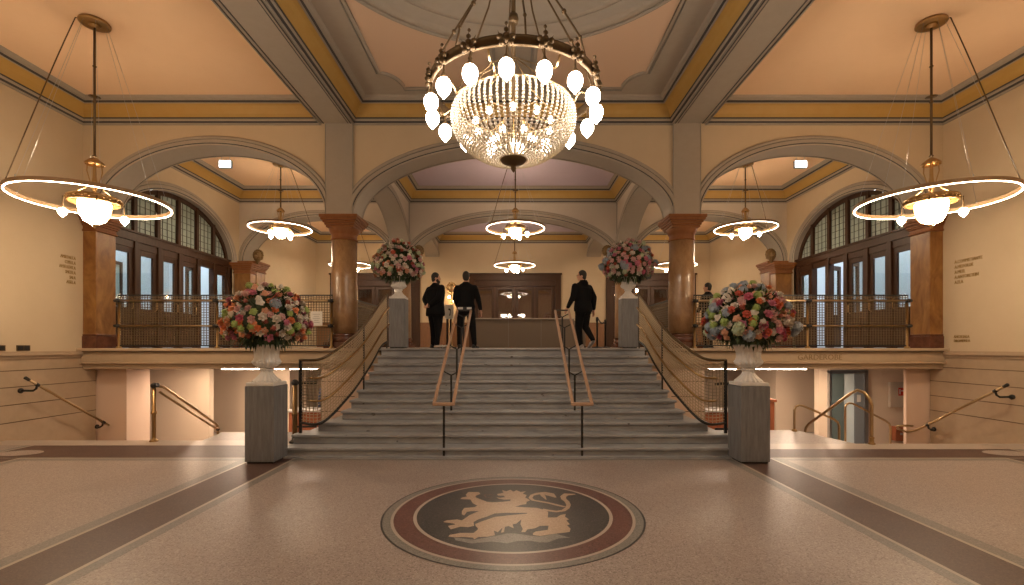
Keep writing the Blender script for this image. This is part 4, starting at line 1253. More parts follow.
pendant((-6.97, 2.6, ZC), 1.074, 4.29, 1.0, 'added ring pendant lamp out of view beside the camera over the left of the hall', E_LED, (-1, 0))  # unseen pair copied from the front lamps to light the near hall
pendant((6.97, 2.6, ZC), 1.074, 4.29, 1.0, 'added ring pendant lamp out of view beside the camera over the right of the hall', E_LED, (1, 0))
for (x, y, c, lab) in ((-6.97, 14.4, (.95, .3), 'ring pendant lamp seen through the left arch, near bay'), (.07, 14.4, (-.9, .4), 'ring pendant lamp over the landing behind the chandelier'), (6.97, 14.4, (.95, .3), 'ring pendant lamp seen through the right arch, near bay'),
                    (-6.97, 20.6, (1, 0), 'distant ring pendant lamp half hidden by the left column'), (.07, 20.6, (-1, 0), 'distant ring pendant lamp before the far wall, low behind the middle one'), (6.97, 20.6, (1, 0), 'distant ring pendant lamp half hidden by the right column')):
    pendant((x, y, ZC), .865, 5.36 if y < 20 else 5.30, .82, lab, E_LED_F, c, rot=R(70))

# exit signs hung under the arches
for s in (-1, 1):
    t = empty('exit_sign', (s * 7.18, 12.0, ZC), 0, 'small bright white emergency sign hung behind the %s arch' % ('left' if s < 0 else 'right'), 'sign')
    b = MB(); b.box(-.15, .15, -.035, .035, -1.02, -.84); b.build('housing', CHROME, t)
    b = MB(); b.box(-.14, .14, -.04, -.034, -1.01, -.85); b.build('lit_face', E_SIGN, t)
    b = MB(); b.tube([(-.1, 0, 0), (-.1, 0, -.84)], .006, 6); b.tube([(.1, 0, 0), (.1, 0, -.84)], .006, 6); b.build('hanger', CHROME, t)
    t = empty('smoke_detector', (s * 7.6, 13.3, ZC), 0, 'tiny round detector on the ceiling of the %s aisle' % ('left' if s < 0 else 'right'), 'detector')
    b = MB(); b.lathe([(.001, -.05), (.05, -.05), (.07, -.02), (.075, 0)], 20); b.build('body', WHITE, t)
    b = MB(); b.lathe([(.001, -.06), (.02, -.055), (.03, -.05)], 12); b.build('lens', CHROME, t)

# gilded heads carved at the arch springings
def lion_head(loc, lab, s):
    t = empty('carved_head', loc, 0, lab, 'carving')
    b = MB()
    b.sphere((0, 0, 0), .15, 14, 10, sc=(.95, .9, 1.1))
    for k in range(14):
        a = 2 * PI * k / 14
        b.sphere((.14 * cos(a), .04, .15 * sin(a) + .02), .055, 8, 6, sc=(1, .9, 1.1))
    b.sphere((0, -.14, -.05), .07, 10, 8, sc=(1, 1.1, .8)); b.sphere((0, -.20, -.035), .025, 8, 6)
    b.sphere((-.05, -.12, .04), .022, 8, 6); b.sphere((.05, -.12, .04), .022, 8, 6)
    b.sphere((0, -.13, -.11), .045, 8, 6, sc=(1, 1, .6))
    o = b.build('head', CARVED, t)
    b = MB(); b.lathe([(.001, -.30), (.04, -.26), (.07, -.20), (.11, -.14), (.12, -.10)], 14); b.box(-.12, .12, .02, .14, -.12, .16); b.build('bracket', CARVED, t)
lion_head((-8.85, YB1 - .12, 4.95), 'small gilded carved head at the arch foot by the left side doors', -1)
lion_head((-3.28, YB1 - .12, 5.10), 'small gilded carved head at the foot of the middle arch, left', -1)
lion_head((3.28, YB1 - .12, 5.10), 'small gilded carved head at the foot of the middle arch, right', 1)
lion_head((8.95, YB1 - .12, 4.98), 'small gilded carved head at the arch foot by the right side doors', 1)
# ================================================================== WALL TEXT AND SOCKETS
def wall_text(s, lines, y, z, size, name, lab, dz):
    t = empty(name, (s * (WX - .004), y, z), 0, lab, 'lettering')
    for k, tx in enumerate(lines):
        rot = (PI / 2, 0, PI / 2) if s < 0 else (PI / 2, 0, -PI / 2)
        text_obj('text_line', tx, size, LETTER, t, (0, 0, -k * dz), rot, 'RIGHT' if s < 0 else 'LEFT', .006, .62 if s < 0 else .78)
# left wall runs from near to far as x grows in the picture, right wall from far to near
wall_text(-1, ['AMSEDALE.A', 'CEPELL.A', 'AMSELLENT.A', 'SMEDE.A', 'SALA', 'ASSEL.A'], 10.66, 3.72, .10, 'wall_lettering', 'six short lines of bronze lettering on the left wall by the marble pilaster', .108)
wall_text(1, ['A.COMMITTANTE', 'A.MEDOLDE', 'A.MEEL', 'A.ANTORETEIN', 'A.ELA'], 10.56, 3.62, .10, 'wall_lettering', 'five short lines of bronze lettering on the right wall by the marble pilaster', .112)
wall_text(1, ['ANCELSALA', 'DROMERSLA'], 10.58, 1.985, .085, 'wall_lettering', 'two low lines of bronze lettering on the right wall above the dado', .09)
for (y, lab) in ((9.05, 'double black wall socket on the left wall, nearer the camera'), (9.52, 'double black wall socket on the left wall, nearer the pilaster')):
    t = empty('wall_socket', (-WX + .004, y, 1.77), 0, lab, 'socket')
    b = MB(); b.box(0, .012, -.13, .13, -.055, .055); b.build('plate', BRONZE, t)
    b = MB(); b.box(.012, .018, -.11, -.01, -.04, .04); b.box(.012, .018, .01, .11, -.04, .04); b.build('outlet', BLACK, t)

# ================================================================== STAIRWELL HANDRAILS
for s in (-1, 1):
    side = 'left' if s < 0 else 'right'
    xw = s * (WX - .03); xr = s * (WX - .15)
    t = empty('wall_handrail', (xw, 9.5, 1.1), 0, 'brass handrail on black brackets sloping down the %s wall into the stairwell' % side, 'handrail')
    P0 = Vector((.34, -.25, .07)) if s < 0 else Vector((-.34, -.38, -.05))
    P1 = Vector((.34, 1.60, -1.12)) if s < 0 else Vector((-.34, 1.47, -1.15))
    pts = [P0, P1]
    if s > 0: pts = [P0, P1, P1 + Vector((-.06, .12, -.09)), P1 + Vector((-.22, .18, -.13)), P1 + Vector((-.46, .12, -.05)), P1 + Vector((-.56, .03, .02)), P1 + Vector((-.46, -.04, .05)), P1 + Vector((-.25, -.05, .04))]
    b = MB(); b.tube(pts, .024, 10); b.build('rail', BRASS_L, t)
    b = MB(); d = (P1 - P0).normalized(); b.tube([P0 - d * .06, P0 + d * .03], .03, 10); b.build('end_cap', BLACK, t)
    for f_ in (.10, .92):
        p = P0.lerp(P1, f_)
        w0 = -s * .0 if f_ < .5 else -s * .1
        y0 = p.y if f_ < .5 else p.y + .10
        b = MB(); b.tube([p - d * .035, p + d * .035], .032, 10); b.tube([p, p + Vector((s * .02, 0, -.08)), p + Vector((s * .08, 0, -.12)), (w0, y0, p.z - .12)], .02, 8)
        b.tube([(w0, y0, p.z - .12), (w0 - s * .03, y0, p.z - .12)], .05, 12)
        b.build('bracket', BLACK, t)
# left: post with twin sloping rails
t = empty('stairwell_handrail', (-6.80, HOLE_L - .10, 0), 0, 'brass post with twin sloping rails at the left stairwell edge', 'handrail')
b = MB(); b.lathe([(.075, 0), (.075, .02), (.04, .05), (.034, .08), (.034, .52), (.048, .53), (.048, .57), (.034, .58), (.034, 1.02)], 16); b.build('post', BRASS, t)
b = MB(); b.sphere((0, 0, 1.06), .055, 12, 8); b.tube([(0, 0, 1.06), (0, .10, 1.06)], .042, 10); b.build('post_cap', BLACK, t)
b = MB(); b.tube([(0, .05, 1.06), (0, .28, 1.00), (0, .48, .88), (0, 1.86, .05), (0, 1.95, -.02), (0, 1.97, -.12), (0, 1.97, -1.0)], .026, 10); b.build('rail', BRASS_L, t)
b = MB(); b.tube([(.035, .10, .93), (.035, 1.82, -.06), (.035, 1.95, -.08)], .022, 10); b.build('rail', BRASS_L, t)
b = MB(); b.sphere((0, 1.97, -.10), .045, 10, 7); b.build('joint', BLACK, t)
# right: bent hoop
t = empty('stairwell_hoop_rail', (6.60, HOLE_R - .05, 0), 0, 'tall bent brass hoop rail at the right stairwell edge', 'handrail')
b = MB(); b.tube([(0, 0, .02), (0, 0, .72), (-.01, .05, .84), (-.03, .15, .94), (-.05, .30, .97), (-.06, .45, .90), (-.1, 1.70, .11), (-.1, 1.82, .0), (-.1, 1.86, -.12), (-.1, 1.86, -1.0)], .028, 10); b.build('hoop', BRASS_L, t)
b = MB(); b.lathe([(.06, 0), (.06, .02), (.04, .04), (.036, .10), (.044, .11), (.044, .13), (.034, .14)], 14); b.build('base', BRASS, t)
def hairpin(loc, w, h0, h1, lab, ft):
    t = empty('low_hairpin_rail', loc, 0, lab, 'handrail')
    b = MB(); b.tube([(0, 0, 0), (0, 0, h0 - .10), (.03, 0, h0 - .03), (.10, 0, h0), (.18, 0, h0 - .01), (w - .12, 0, h1 + .04), (w - .03, 0, h1 - .03), (w, 0, h1 - .12), (w, 0, h1 - ft)], .024, 10); b.build('hoop', BRASS_L, t)
    b = MB(); b.lathe([(.055, 0), (.055, .03), (.03, .05)], 12); b.lathe([(.055, h1 - ft), (.03, h1 - ft + .04)], 12, (w, 0, 0)); b.build('foot', BRASS, t)
hairpin((5.98, 10.20, .0), .95, .55, .22, 'low brass hairpin rail farther back in the right stairwell, left of the hoop', 1.0)
hairpin((8.1, 11.7, -1.0), 1.1, 1.42, .95, 'low brass hairpin rail farther back in the right stairwell, below the grey door', .9)

# ================================================================== UNDERCROFT
for s in (-1, 1):
    t = empty('tube_light', (s * 4.9, 11.3, 1.32), 0, 'long white tube light under the landing, %s of the stairs' % ('left' if s < 0 else 'right'), 'light')
    b = MB(); b.box(-1.95 if s < 0 else -.3, .3 if s < 0 else 2.0, -.02, .02, -.06, -.015); b.build('tube', E_TUBE, t)
    b = MB(); b.box(-1.98 if s < 0 else -.33, .33 if s < 0 else 2.03, -.03, .03, -.015, 0); b.build('housing', WHITE, t)
    b = MB(); b.box(-.06 - .4 * -s, .06 - .4 * -s, -.035, .035, -.075, -.01); b.build('sensor', WHITE, t)
DL = [(-8.2, 12.4, 'over the left stairwell near the pier'), (-7.0, 12.2, 'over the left stairwell, inner'), (8.2, 12.4, 'over the right stairwell near the pier'), (7.0, 12.2, 'over the right stairwell, inner'), (-7.4, 14.4, 'left of the cloakroom'), (7.4, 14.4, 'right of the cloakroom'), (-4.6, 17.8, 'deep in the left cloakroom'), (4.6, 17.8, 'deep in the right cloakroom')]
for (x, y, lab) in DL:
    t = empty('downlight', (x, y, 1.34), 0, 'round warm downlight in the low ceiling ' + lab, 'light', 'undercroft downlights')
    b = MB(); b.lathe([(.001, -.012), (.09, -.012)], 16, caps=False); b.build('lamp', E_UNDER, t)
    b = MB(); b.lathe([(.09, -.02), (.12, -.02), (.12, 0), (.09, 0), (.09, -.02)], 16, caps=False); b.build('rim', WHITE, t)
# grey door on the right
t = empty('door_6', (9.36, 13.46, UZ), 0, None, None, None, 'structure')
b = MB(); b.box(-.52, -.46, -.06, .04, 0, 2.12); b.box(.46, .56, -.06, .04, 0, 2.12); b.box(-.52, .56, -.06, .04, 2.05, 2.14); b.build('door_frame', CHROME, t)
b = MB(); b.box(-.46, -.1, -.03, .0, .02, 2.04); b.build('door_leaf', mat('lift_door_teal', (.16, .22, .23), .4, metal=.4), t)
b = MB(); b.box(-.1, .22, .01, .03, .02, 2.04); b.build('lit_interior', E_BLUEW if False else mat('pale_interior', (.62, .74, .80), .6), t)
b = MB(); b.box(.2, .47, -.035, .0, .02, 2.04); b.build('side_panel', mat('grey_steel_panel', (.25, .28, .31), .45, metal=.3), t)
b = MB(); b.box(.26, .36, -.045, -.035, 1.25, 1.45); b.build('control_plate', WHITEPAPER, t)
t = empty('fire_hose_cabinet', (10.75, 13.49, .45), 0, 'pale wall cabinet with a red fire sign in the right undercroft', 'cabinet')
b = MB(); b.box(-.22, .30, -.10, 0, -.35, .35); b.build('body', PLASTER_C, t, bevel=.01)
b = MB(); b.box(0, .16, -.11, -.10, -.02, .20); b.build('red_sign', REDSIGN, t)
b = MB(); b.box(.02, .05, -.115, -.11, .02, .16); b.box(.07, .14, -.115, -.11, .10, .13); b.build('pictogram', WHITEPAPER, t)
t = empty('red_box', (10.72, 13.45, -.62), 0, 'small red brown box low on the wall below the fire cabinet', 'box')
b = MB(); b.box(-.12, .18, -.16, 0, -.2, .2); b.build('body', REDWOOD, t, bevel=.01); b = MB(); b.box(.0, .06, -.17, -.16, -.03, .03); b.build('latch', CHROME, t)
# cloakroom counters and racks
for s in (-1, 1):
    side = 'left' if s < 0 else 'right'
    x0, x1 = (4.05, 5.75)
    t = empty('cloakroom_counter', (s * 4.9, 12.6, UZ), 0, 'red brown cloakroom counter with pale top under the landing, %s of the stairs' % side, 'counter')
    b = MB(); b.box(-.85, .85, -.3, .3, 0, 1.12); b.build('body', REDWOOD, t, bevel=.01)
    b = MB()
    for k in range(4): b.box(-.80 + k * .4, -.45 + k * .4, -.32, -.30, .12, 1.0)
    b.build('panel', REDWOOD, t, bevel=.008)
    b = MB(); b.box(-.9, .9, -.36, .34, 1.12, 1.17); b.build('top', WHITE, t, bevel=.01)
    t = empty('coat_rack', (s * 4.6, 13.8, UZ), 0, 'steel coat rack behind the %s cloakroom counter' % side, 'rack')
    b = MB()
    b.tube([(-.9, 0, 1.75), (.9, 0, 1.75)], .016, 8); b.build('hanging_bar', CHROME, t)
    for x in (-.9, 0, .9):
        b = MB(); b.tube([(x, 0, 0), (x, 0, 1.80)], .016, 8); b.tube([(x, -.25, .02), (x, .25, .02)], .016, 8); b.build('upright', CHROME, t)
    b = MB()
    for x in (-.3, -.1, .1, .3): b.box(-.9, .9, x - .012, x + .012, 1.95, 1.97)
    for x in (-.9, 0, .9): b.box(x - .01, x + .01, -.3, .3, 1.93, 1.95); b.tube([(x, 0, 1.78), (x, 0, 1.95)], .012, 6)
    b.build('hat_shelf', CHROME, t)
    names = ['dark coat', 'blue coat', 'tan coat']
    order = ['first', 'second', 'third', 'fourth', 'fifth', 'sixth', 'seventh', 'eighth', 'ninth', 'tenth']
    for k in range(9):
        m = random.Random(k * 7 + (s > 0)).choice([0, 0, 1, 1, 2])
        x = s * 4.6 - .78 + k * .19
        t = empty('hanging_coat', (x, 13.8, UZ + 1.75), R(75 + 9 * ((k * 5) % 4)), '%s on the %s cloakroom rack, %s from the left' % (names[m], side, order[k]), 'coat', 'coats on the %s rack' % side)
        b = MB(); q = random.Random(k)
        L_ = q.uniform(.85, 1.1)
        rows = [(.05, .04, -.06), (.19, .06, -.12), (.22, .08, -.2), (.20, .08, -.5), (.22, .09, -.8), (.24, .10, -L_)]
        vs = []
        for (rx, ry, z) in rows:
            for j in range(12):
                a = 2 * PI * j / 12; w_ = 1 + .07 * cos(5 * a + z * 9)
                vs.append((rx * cos(a) * w_, ry * sin(a) * w_, z))
        b.add(vs, [(i * 12 + j, i * 12 + (j + 1) % 12, (i + 1) * 12 + (j + 1) % 12, (i + 1) * 12 + j) for i in range(5) for j in range(12)], 0, True)
        for sg in (-1, 1): b.tube([(sg * .17, 0, -.13), (sg * .23, .02, -.35), (sg * .25, .03, -.68)], [.055, .05, .042], 8)
        b.build('coat_body', [COATD, COATB, COATT][m], t)
        b = MB(); b.tube([(0, 0, .02), (0, 0, -.03), (0, 0, -.06)], .004, 5); b.tube([(-.18, 0, -.11), (0, 0, -.05), (.18, 0, -.11)], .008, 5); b.build('hanger', REDWOOD, t)
t = empty('wooden_lectern_box', (6.15, 11.9, UZ), 0, 'red brown wooden cabinet end beside the right lower pedestal, under the landing', 'cabinet')
b = MB(); b.box(-.2, .2, -.25, .25, 0, 1.45); b.build('body', REDWOOD, t, bevel=.01)
b = MB(); b.box(-.24, .24, -.29, .29, 1.45, 1.52); b.build('top', REDWOOD, t, bevel=.01)

# ================================================================== LANDING FURNITURE
t = empty('reception_counter', (.36, 15.4, LZ), 0, 'long plain brown reception counter on the landing before the far doors', 'counter')
b = MB(); b.box(-1.56, 1.56, -.3, .4, 0, .90); b.build('body', CANVAS, t, bevel=.006)
b = MB(); b.box(-1.58, 1.58, -.33, .43, .90, .93); b.build('top', CANVAS_T, t, bevel=.006)
b = MB(); b.box(-.51, -.50, -.305, -.30, .02, .88); b.box(.52, .53, -.305, -.30, .02, .88); b.build('seam', GREYDARK, t)
t = empty('reception_side_panel', (2.18, 16.3, LZ), 0, 'grey brown panel standing at the right end behind the counter', 'panel')
b = MB(); b.box(-.28, .28, -.03, .03, .05, .92); b.build('board', CANVAS, t, bevel=.006); b = MB(); b.box(-.28, -.22, -.15, .15, 0, .05); b.box(.22, .28, -.15, .15, 0, .05); b.build('foot', BLACK, t)
def stanchion(x, y, lab, h=.98):
    t = empty('barrier_post', (x, y, LZ), 0, lab, 'barrier post', 'black barrier posts')
    b = MB(); b.lathe([(.17, 0), (.17, .02), (.05, .04), (.028, .06)], 20); b.build('base', BLACK, t)
    b = MB(); b.lathe([(.028, .05), (.028, h - .12), (.04, h - .11), (.04, h), (.02, h + .02)], 14); b.build('pole', BLACK, t)
stanchion(2.56, 14.6, 'black barrier post just right of the walking man', .92)
stanchion(3.0, 15.6, 'black barrier post farther right, before the wooden wainscot', .90)
stanchion(-2.0, 14.6, 'black barrier post between the two standing men')
stanchion(-1.72, 13.2, 'black barrier post behind the left twin handrail')
def belt(p, q_, lab):
    t = MB(); p = Vector(p); q_ = Vector(q_); P = []
    for k in range(11):
        f_ = k / 10; v = p.lerp(q_, f_); v.z -= .10 * 4 * f_ * (1 - f_); P.append(v)
    for a_, b_ in zip(P, P[1:]): t.bar(a_ - p, b_ - p, .008, .05)
    o = t.build('barrier_belt', BLACK, None, loc=p); tag(o, lab, 'barrier belt')
belt((2.60, 14.6, LZ + .88), (2.97, 15.55, LZ + .86), 'black belt strung between the two barrier posts on the right')
belt((-1.98, 14.55, LZ + .92), (-1.74, 13.25, LZ + .92), 'black belt strung between the barrier posts on the left')
t = empty('notice_stand', (-1.72, 12.9, LZ), 0, 'white notice on a slim stand between the two standing men', 'sign')
b = MB(); b.box(-.12, .12, -.01, .01, .78, 1.16); b.build('card', WHITEPAPER, t)
b = MB(); b.lathe([(.14, 0), (.14, .015), (.014, .03), (.014, .78)], 16, (0, .02, 0)); b.build('stand', BRASS, t)
b = MB(); b.add([(-.02, -.012, 1.03), (.03, -.012, 1.0), (.03, -.012, .96), (.0, -.012, .86), (.04, -.012, .88), (.05, -.012, .97), (.045, -.012, 1.04), (0, -.012, 1.07)], [(0, 1, 2, 3, 4, 5, 6, 7)]); b.build('arrow_mark', INK, t, tri=True)
# gilt candelabrum behind the men
t = empty('gilt_candelabrum', (-2.93, YC - .45, LZ), 0, 'gilt candelabrum with two bright candle lamps seen between the standing men', 'lamp')
b = MB(); b.lathe([(.16, 0), (.16, .03), (.06, .08), (.03, .2), (.05, .6), (.025, .7), (.03, 1.6), (.06, 1.7), (.02, 1.8), (.02, 2.6)], 16); b.build('stem', BRASS, t)
b = MB()
for k in range(12):
    a = 2 * PI * k / 12; b.sphere((.20 * cos(a), 0, 2.85 + .22 * sin(a)), .06, 8, 6)
b.sphere((0, .02, 2.85), .17, 10, 8, sc=(1, .4, 1)); b.build('gilt_wreath', BRASS_L, t)
for (x, z) in ((-.09, 2.38), (.14, 2.22)):
    b = MB(); b.tube([(0, 0, z - .2), (x * .8, -.08, z - .18), (x, -.12, z - .10)], .012, 6); b.lathe([(.035, -.1), (.03, -.06), (.015, -.05)], 10, (x, -.12, z)); am = b.build('arm', BRASS, t)
    b = MB(); b.sphere((x, -.12, z), .05, 10, 8, sc=(1, 1, 1.3)); b.build('candle_lamp', E_SCONCE, am)
# bright glow by the right upper urn, put on an added lamp
t = empty('added_glow_lamp', (4.30, 17.15, 3.80), R(90), 'small bright glow on a lamp added to the column right of the right upper urn', 'lamp')
b = MB(); b.sphere((0, -.12, 0), .05, 12, 8, sc=(1, 1, 1.3)); b.build('glass', E_SCONCE, t)
b = MB(); b.tube([(0, .1, -.1), (0, -.12, -.14), (0, -.12, -.1)], .015, 6); b.build('arm', BRASS, t)
# brass plate (socket) on the wainscot
t = empty('floor_socket_plate', (3.75, YC - .09, 2.2), 0, 'tiny pale socket plate on the far wainscot, right', 'socket')
b = MB(); b.box(-.06, .06, -.01, 0, -.06, .06); b.build('plate', WHITEPAPER, t); b = MB(); b.lathe([(.001, 0), (.025, 0)], 10, caps=False); o = b.build('outlet', GREYDARK, t); o.rotation_euler = (PI / 2, 0, 0); o.location = (0, -.012, 0)

# ================================================================== PEOPLE
def remesh(mb, name, m, parent, vox, smooth=2):
    o = mb.build('tmp_body', m)
    r = o.modifiers.new('r', 'REMESH'); r.mode = 'VOXEL'; r.voxel_size = vox; r.use_smooth_shade = True
    sm = o.modifiers.new('s', 'SMOOTH'); sm.iterations = smooth; sm.factor = .5
    dg = bpy.context.evaluated_depsgraph_get(); dg.update()
    me = bpy.data.meshes.new_from_object(o.evaluated_get(dg))
    bpy.data.objects.remove(o)
    me.materials.clear(); me.materials.append(m)
    me.polygons.foreach_set('use_smooth', [True] * len(me.polygons))
    me.name = name
    q = bpy.data.objects.new(name, me); COL.objects.link(q); q.parent = parent
    return q
def loft(b, rows, n=20):
    """rows: (x, y, z, rx, ry, yaw)"""
    vs = []
    for (x, y, z, rx, ry, yw) in rows:
        for k in range(n):
            a = 2 * PI * k / n; u_, v_ = rx * cos(a), ry * sin(a)
            vs.append((x + u_ * cos(yw) - v_ * sin(yw), y + u_ * sin(yw) + v_ * cos(yw), z))
    b.add(vs, [(i * n + k, i * n + (k + 1) % n, (i + 1) * n + (k + 1) % n, (i + 1) * n + k) for i in range(len(rows) - 1) for k in range(n)] + [tuple(range(n - 1, -1, -1)), tuple((len(rows) - 1) * n + k for k in range(n))])
def limb(b, pts, rs, n=14):
    P = [Vector(p) for p in pts]; Q = []; RS = []
    for i in range(len(P) - 1):
        for j in range(4):
            f_ = j / 4; Q.append(P[i].lerp(P[i + 1], f_)); RS.append(rs[i] + (rs[i + 1] - rs[i]) * f_)
    Q.append(P[-1]); RS.append(rs[-1])
    b.tube(Q, RS, n)
    for p, r_ in zip(P, rs): b.sphere(p, r_ * .99, 12, 8)
def hand(b, w, dirv, side, curl=.4):
    """palm and five fingers from wrist w along dirv; side = thumb direction"""
    w = Vector(w); d = Vector(dirv).normalized(); th = Vector(side); th = (th - d * th.dot(d)).normalized(); nrm = d.cross(th)
    c = w + d * .05
    for k in range(5):
        p = w + d * (.012 + .018 * k); b.sphere(p + th * .012, .021, 8, 6); b.sphere(p - th * .014, .020, 8, 6)
    for k, L_ in enumerate((.072, .082, .076, .060)):
        o = th * (.030 - .020 * k); base = w + d * .092 + o
        p1 = base + d * L_ * .45 + nrm * curl * .01; p2 = p1 + (d * cos(curl) + nrm * sin(curl)) * L_ * .32; p3 = p2 + (d * cos(curl * 2) + nrm * sin(curl * 2)) * L_ * .28
        limb(b, [base, p1, p2, p3], [.0095, .009, .0082, .007], 8)
    t0 = w + d * .03 + th * .03; t1 = t0 + (d * .6 + th * .7).normalized() * .035 + nrm * .008; t2 = t1 + (d * .9 + th * .2).normalized() * .03 + nrm * .01
    limb(b, [t0, t1, t2], [.012, .0105, .009], 8)
def person(loc, rz, lab, pose, k=1.0, width=1.0, top=SUIT, bottom=SUIT2, shoe=SHOE, hood=False, beard=False, glasses=False, coat_hem=.84, shirt=False):
    t = empty('person', loc, rz, lab, 'person')
    lean = pose.get('lean', 0)
    sh = {-1: Vector((-.175 * width, lean, 1.40)), 1: Vector((.175 * width, lean, 1.40))}
    b = MB()
    # body (skin) as one fused surface
    loft(b, [(0, 0, .86, .13 * width, .10, 0), (0, 0, .96, .145 * width, .105 * width, 0), (0, lean * .4, 1.12, .125 * width, .09 * width, 0), (0, lean * .8, 1.30, .15 * width, .10 * width, 0), (0, lean, 1.42, .15 * width, .09, 0), (0, lean, 1.48, .08, .07, 0)])
    hy = pose.get('head_yaw', 0); hx = Vector((0, lean + .015, 1.645))
    limb(b, [(0, lean - .005, 1.45), (0, lean, 1.58)], [.062, .056])
    H = MB()
    H.sphere((0, .0, .03), .098, 18, 14, sc=(.80, 1.0, 1.12)); H.sphere((0, .028, -.045), .07, 14, 10, sc=(.84, .95, 1.0))
    H.sphere((0, .065, -.085), .028, 10, 8, sc=(1.1, .9, .7))
    H.tube([(0, .09, .03), (0, .112, -.008), (0, .098, -.022)], [.009, .013, .008], 8)
    for sx in (-1, 1):
        H.sphere((sx * .081, -.005, .0), .026, 8, 6, sc=(.35, .8, 1.15)); H.sphere((sx * .032, .084, .022), .012, 8, 6)
    H.tube([(-.022, .092, -.046), (0, .098, -.045), (.022, .092, -.046)], .006, 6)
    M = Matrix.Translation(hx) @ Matrix.Rotation(hy, 4, 'Z') @ Matrix.Rotation(pose.get('nod', 0), 4, 'X')
    H.xf(M)
    st = len(b.v); b.add(H.v, H.f)
    for sx in (-1, 1):
        el, wr = pose['arm'][sx]
        limb(b, [sh[sx], el, wr], [.050, .038, .026])
        wv = Vector(wr); dv = (wv - Vector(el)).normalized()
        hand(b, wr, pose.get('hand_dir', {}).get(sx, dv), pose.get('thumb', {}).get(sx, (0, 1, 0)), .35 if sx < 0 else -.35)
        hp, kn, an, toe = pose['leg'][sx]
        limb(b, [hp, kn, an, toe], [.075, .05, .035, .03])
    remesh(b, 'body', SKIN, t, .009, 1)
    # jacket
    b = MB(); w_ = width
    loft(b, [(0, 0, coat_hem, .185 * w_, .13 * w_, 0), (0, 0, coat_hem + .06, .188 * w_, .135 * w_, 0), (0, lean * .4, 1.08, .165 * w_, .12 * w_, 0), (0, lean * .7, 1.24, .185 * w_, .13 * w_, 0), (0, lean * .9, 1.36, .20 * w_, .13 * w_, 0), (0, lean, 1.425, .185 * w_, .115, 0), (0, lean, 1.475, .14 * w_, .10, 0), (0, lean, 1.515, .09, .085, 0), (0, lean, 1.545, .068, .07, 0)])
    for sx in (-1, 1):
        el, wr = pose['arm'][sx]; wv = Vector(wr); ev = Vector(el)
        limb(b, [sh[sx] + Vector((-sx * .03, 0, -.015)), sh[sx], el, ev.lerp(wv, .93)], [.085, .070 * (w_ ** .5), .062 * w_ ** .5, .046])
    if hood:
        loft(b, [(0, lean - .035, 1.43, .13, .10, 0), (0, lean - .045, 1.50, .115, .10, 0), (0, lean - .04, 1.56, .085, .075, 0)])
    remesh(b, 'jacket', top, t, .013, 3)
    b = MB()
    loft(b, [(0, 0, .80, .165 * w_, .12 * w_, 0), (0, 0, .90, .17 * w_, .122 * w_, 0), (0, 0, 1.0, .15 * w_, .11 * w_, 0)])
    for sx in (-1, 1):
        hp, kn, an, toe = [Vector(p) for p in pose['leg'][sx]]
        limb(b, [hp, kn, kn.lerp(an, .55), an + Vector((0, 0, .0))], [.098 * w_, .074 * w_ ** .5, .066, .058])
    remesh(b, 'trousers', bottom, t, .013, 3)
    for sx in (-1, 1):
        hp, kn, an, toe = [Vector(p) for p in pose['leg'][sx]]
        b = MB(); d = (toe - an); d.z = 0; d.normalize(); s_ = Vector((-d.y, d.x, 0))
        heel = pose.get('heel', {}).get(sx, 0)
        base = an - Vector((0, 0, .085)) if not heel else None
        F = Vector((an.x, an.y, max(an.z - .085, 0)))
        tilt = math.atan2(toe.z - .035 - (an.z - .085), max(.05, (Vector((toe.x, toe.y)) - Vector((an.x, an.y))).length))
        q = MB()
        q.sphere((0, -.03, .045), .05, 12, 8, sc=(.85, 1.1, .95)); q.sphere((0, .07, .04), .05, 12, 8, sc=(.9, 1.5, .75)); q.sphere((0, .15, .032), .045, 12, 8, sc=(1.0, 1.2, .66))
        q.box(-.042, .042, -.075, .20, 0, .018)
        yaw = math.atan2(-d.x, d.y)
        q.xf(Matrix.Translation(F) @ Matrix.Rotation(yaw, 4, 'Z') @ Matrix.Rotation(tilt, 4, 'X'))
        remesh(q, 'shoe', shoe, t, .009, 1)
    # hair
    h = MB(); h.sphere((0, -.014, .048), .103, 18, 12, sc=(.83, .98, 1.06)); h.sphere((0, -.04, -.005), .085, 14, 10, sc=(.88, .78, 1.0))
    for sx in (-1, 1): h.sphere((sx * .07, .015, .045), .03, 8, 6, sc=(.5, 1, 1.2))
    h.xf(M); remesh(h, 'hair', HAIR, t, .01, 1)
    if beard:
        h = MB(); h.sphere((0, .05, -.075), .055, 12, 8, sc=(1.1, .95, .95))
        for sx in (-1, 1): h.sphere((sx * .056, .03, -.045), .034, 8, 6, sc=(.6, 1.1, 1.3))
        h.xf(M); remesh(h, 'beard', HAIR, t, .01, 1)
    if glasses:
        h = MB()
        for sx in (-1, 1):
            h.tube([(sx * .036 + .024 * cos(a * PI / 6), .108, .022 + .018 * sin(a * PI / 6)) for a in range(12)], .003, 5, closed=True)
            h.tube([(sx * .06, .106, .026), (sx * .078, .0, .026)], .003, 5)
        h.tube([(-.012, .11, .026), (.012, .11, .026)], .003, 5)
        h.xf(M); h.build('glasses', BLACK, t)
    if shirt:
        h = MB(); h.lathe([(.066, 1.50), (.068, 1.535), (.062, 1.54)], 16, (0, lean, 0), caps=False); h.build('shirt_collar', SHIRT, t)
    t.scale = (k, k, k)
    return t
STAND = {-1: [(-.095, 0, .90), (-.105, .015, .50), (-.11, -.01, .09), (-.125, .13, .035)], 1: [(.095, 0, .90), (.105, .015, .50), (.11, -.01, .09), (.125, .13, .035)]}
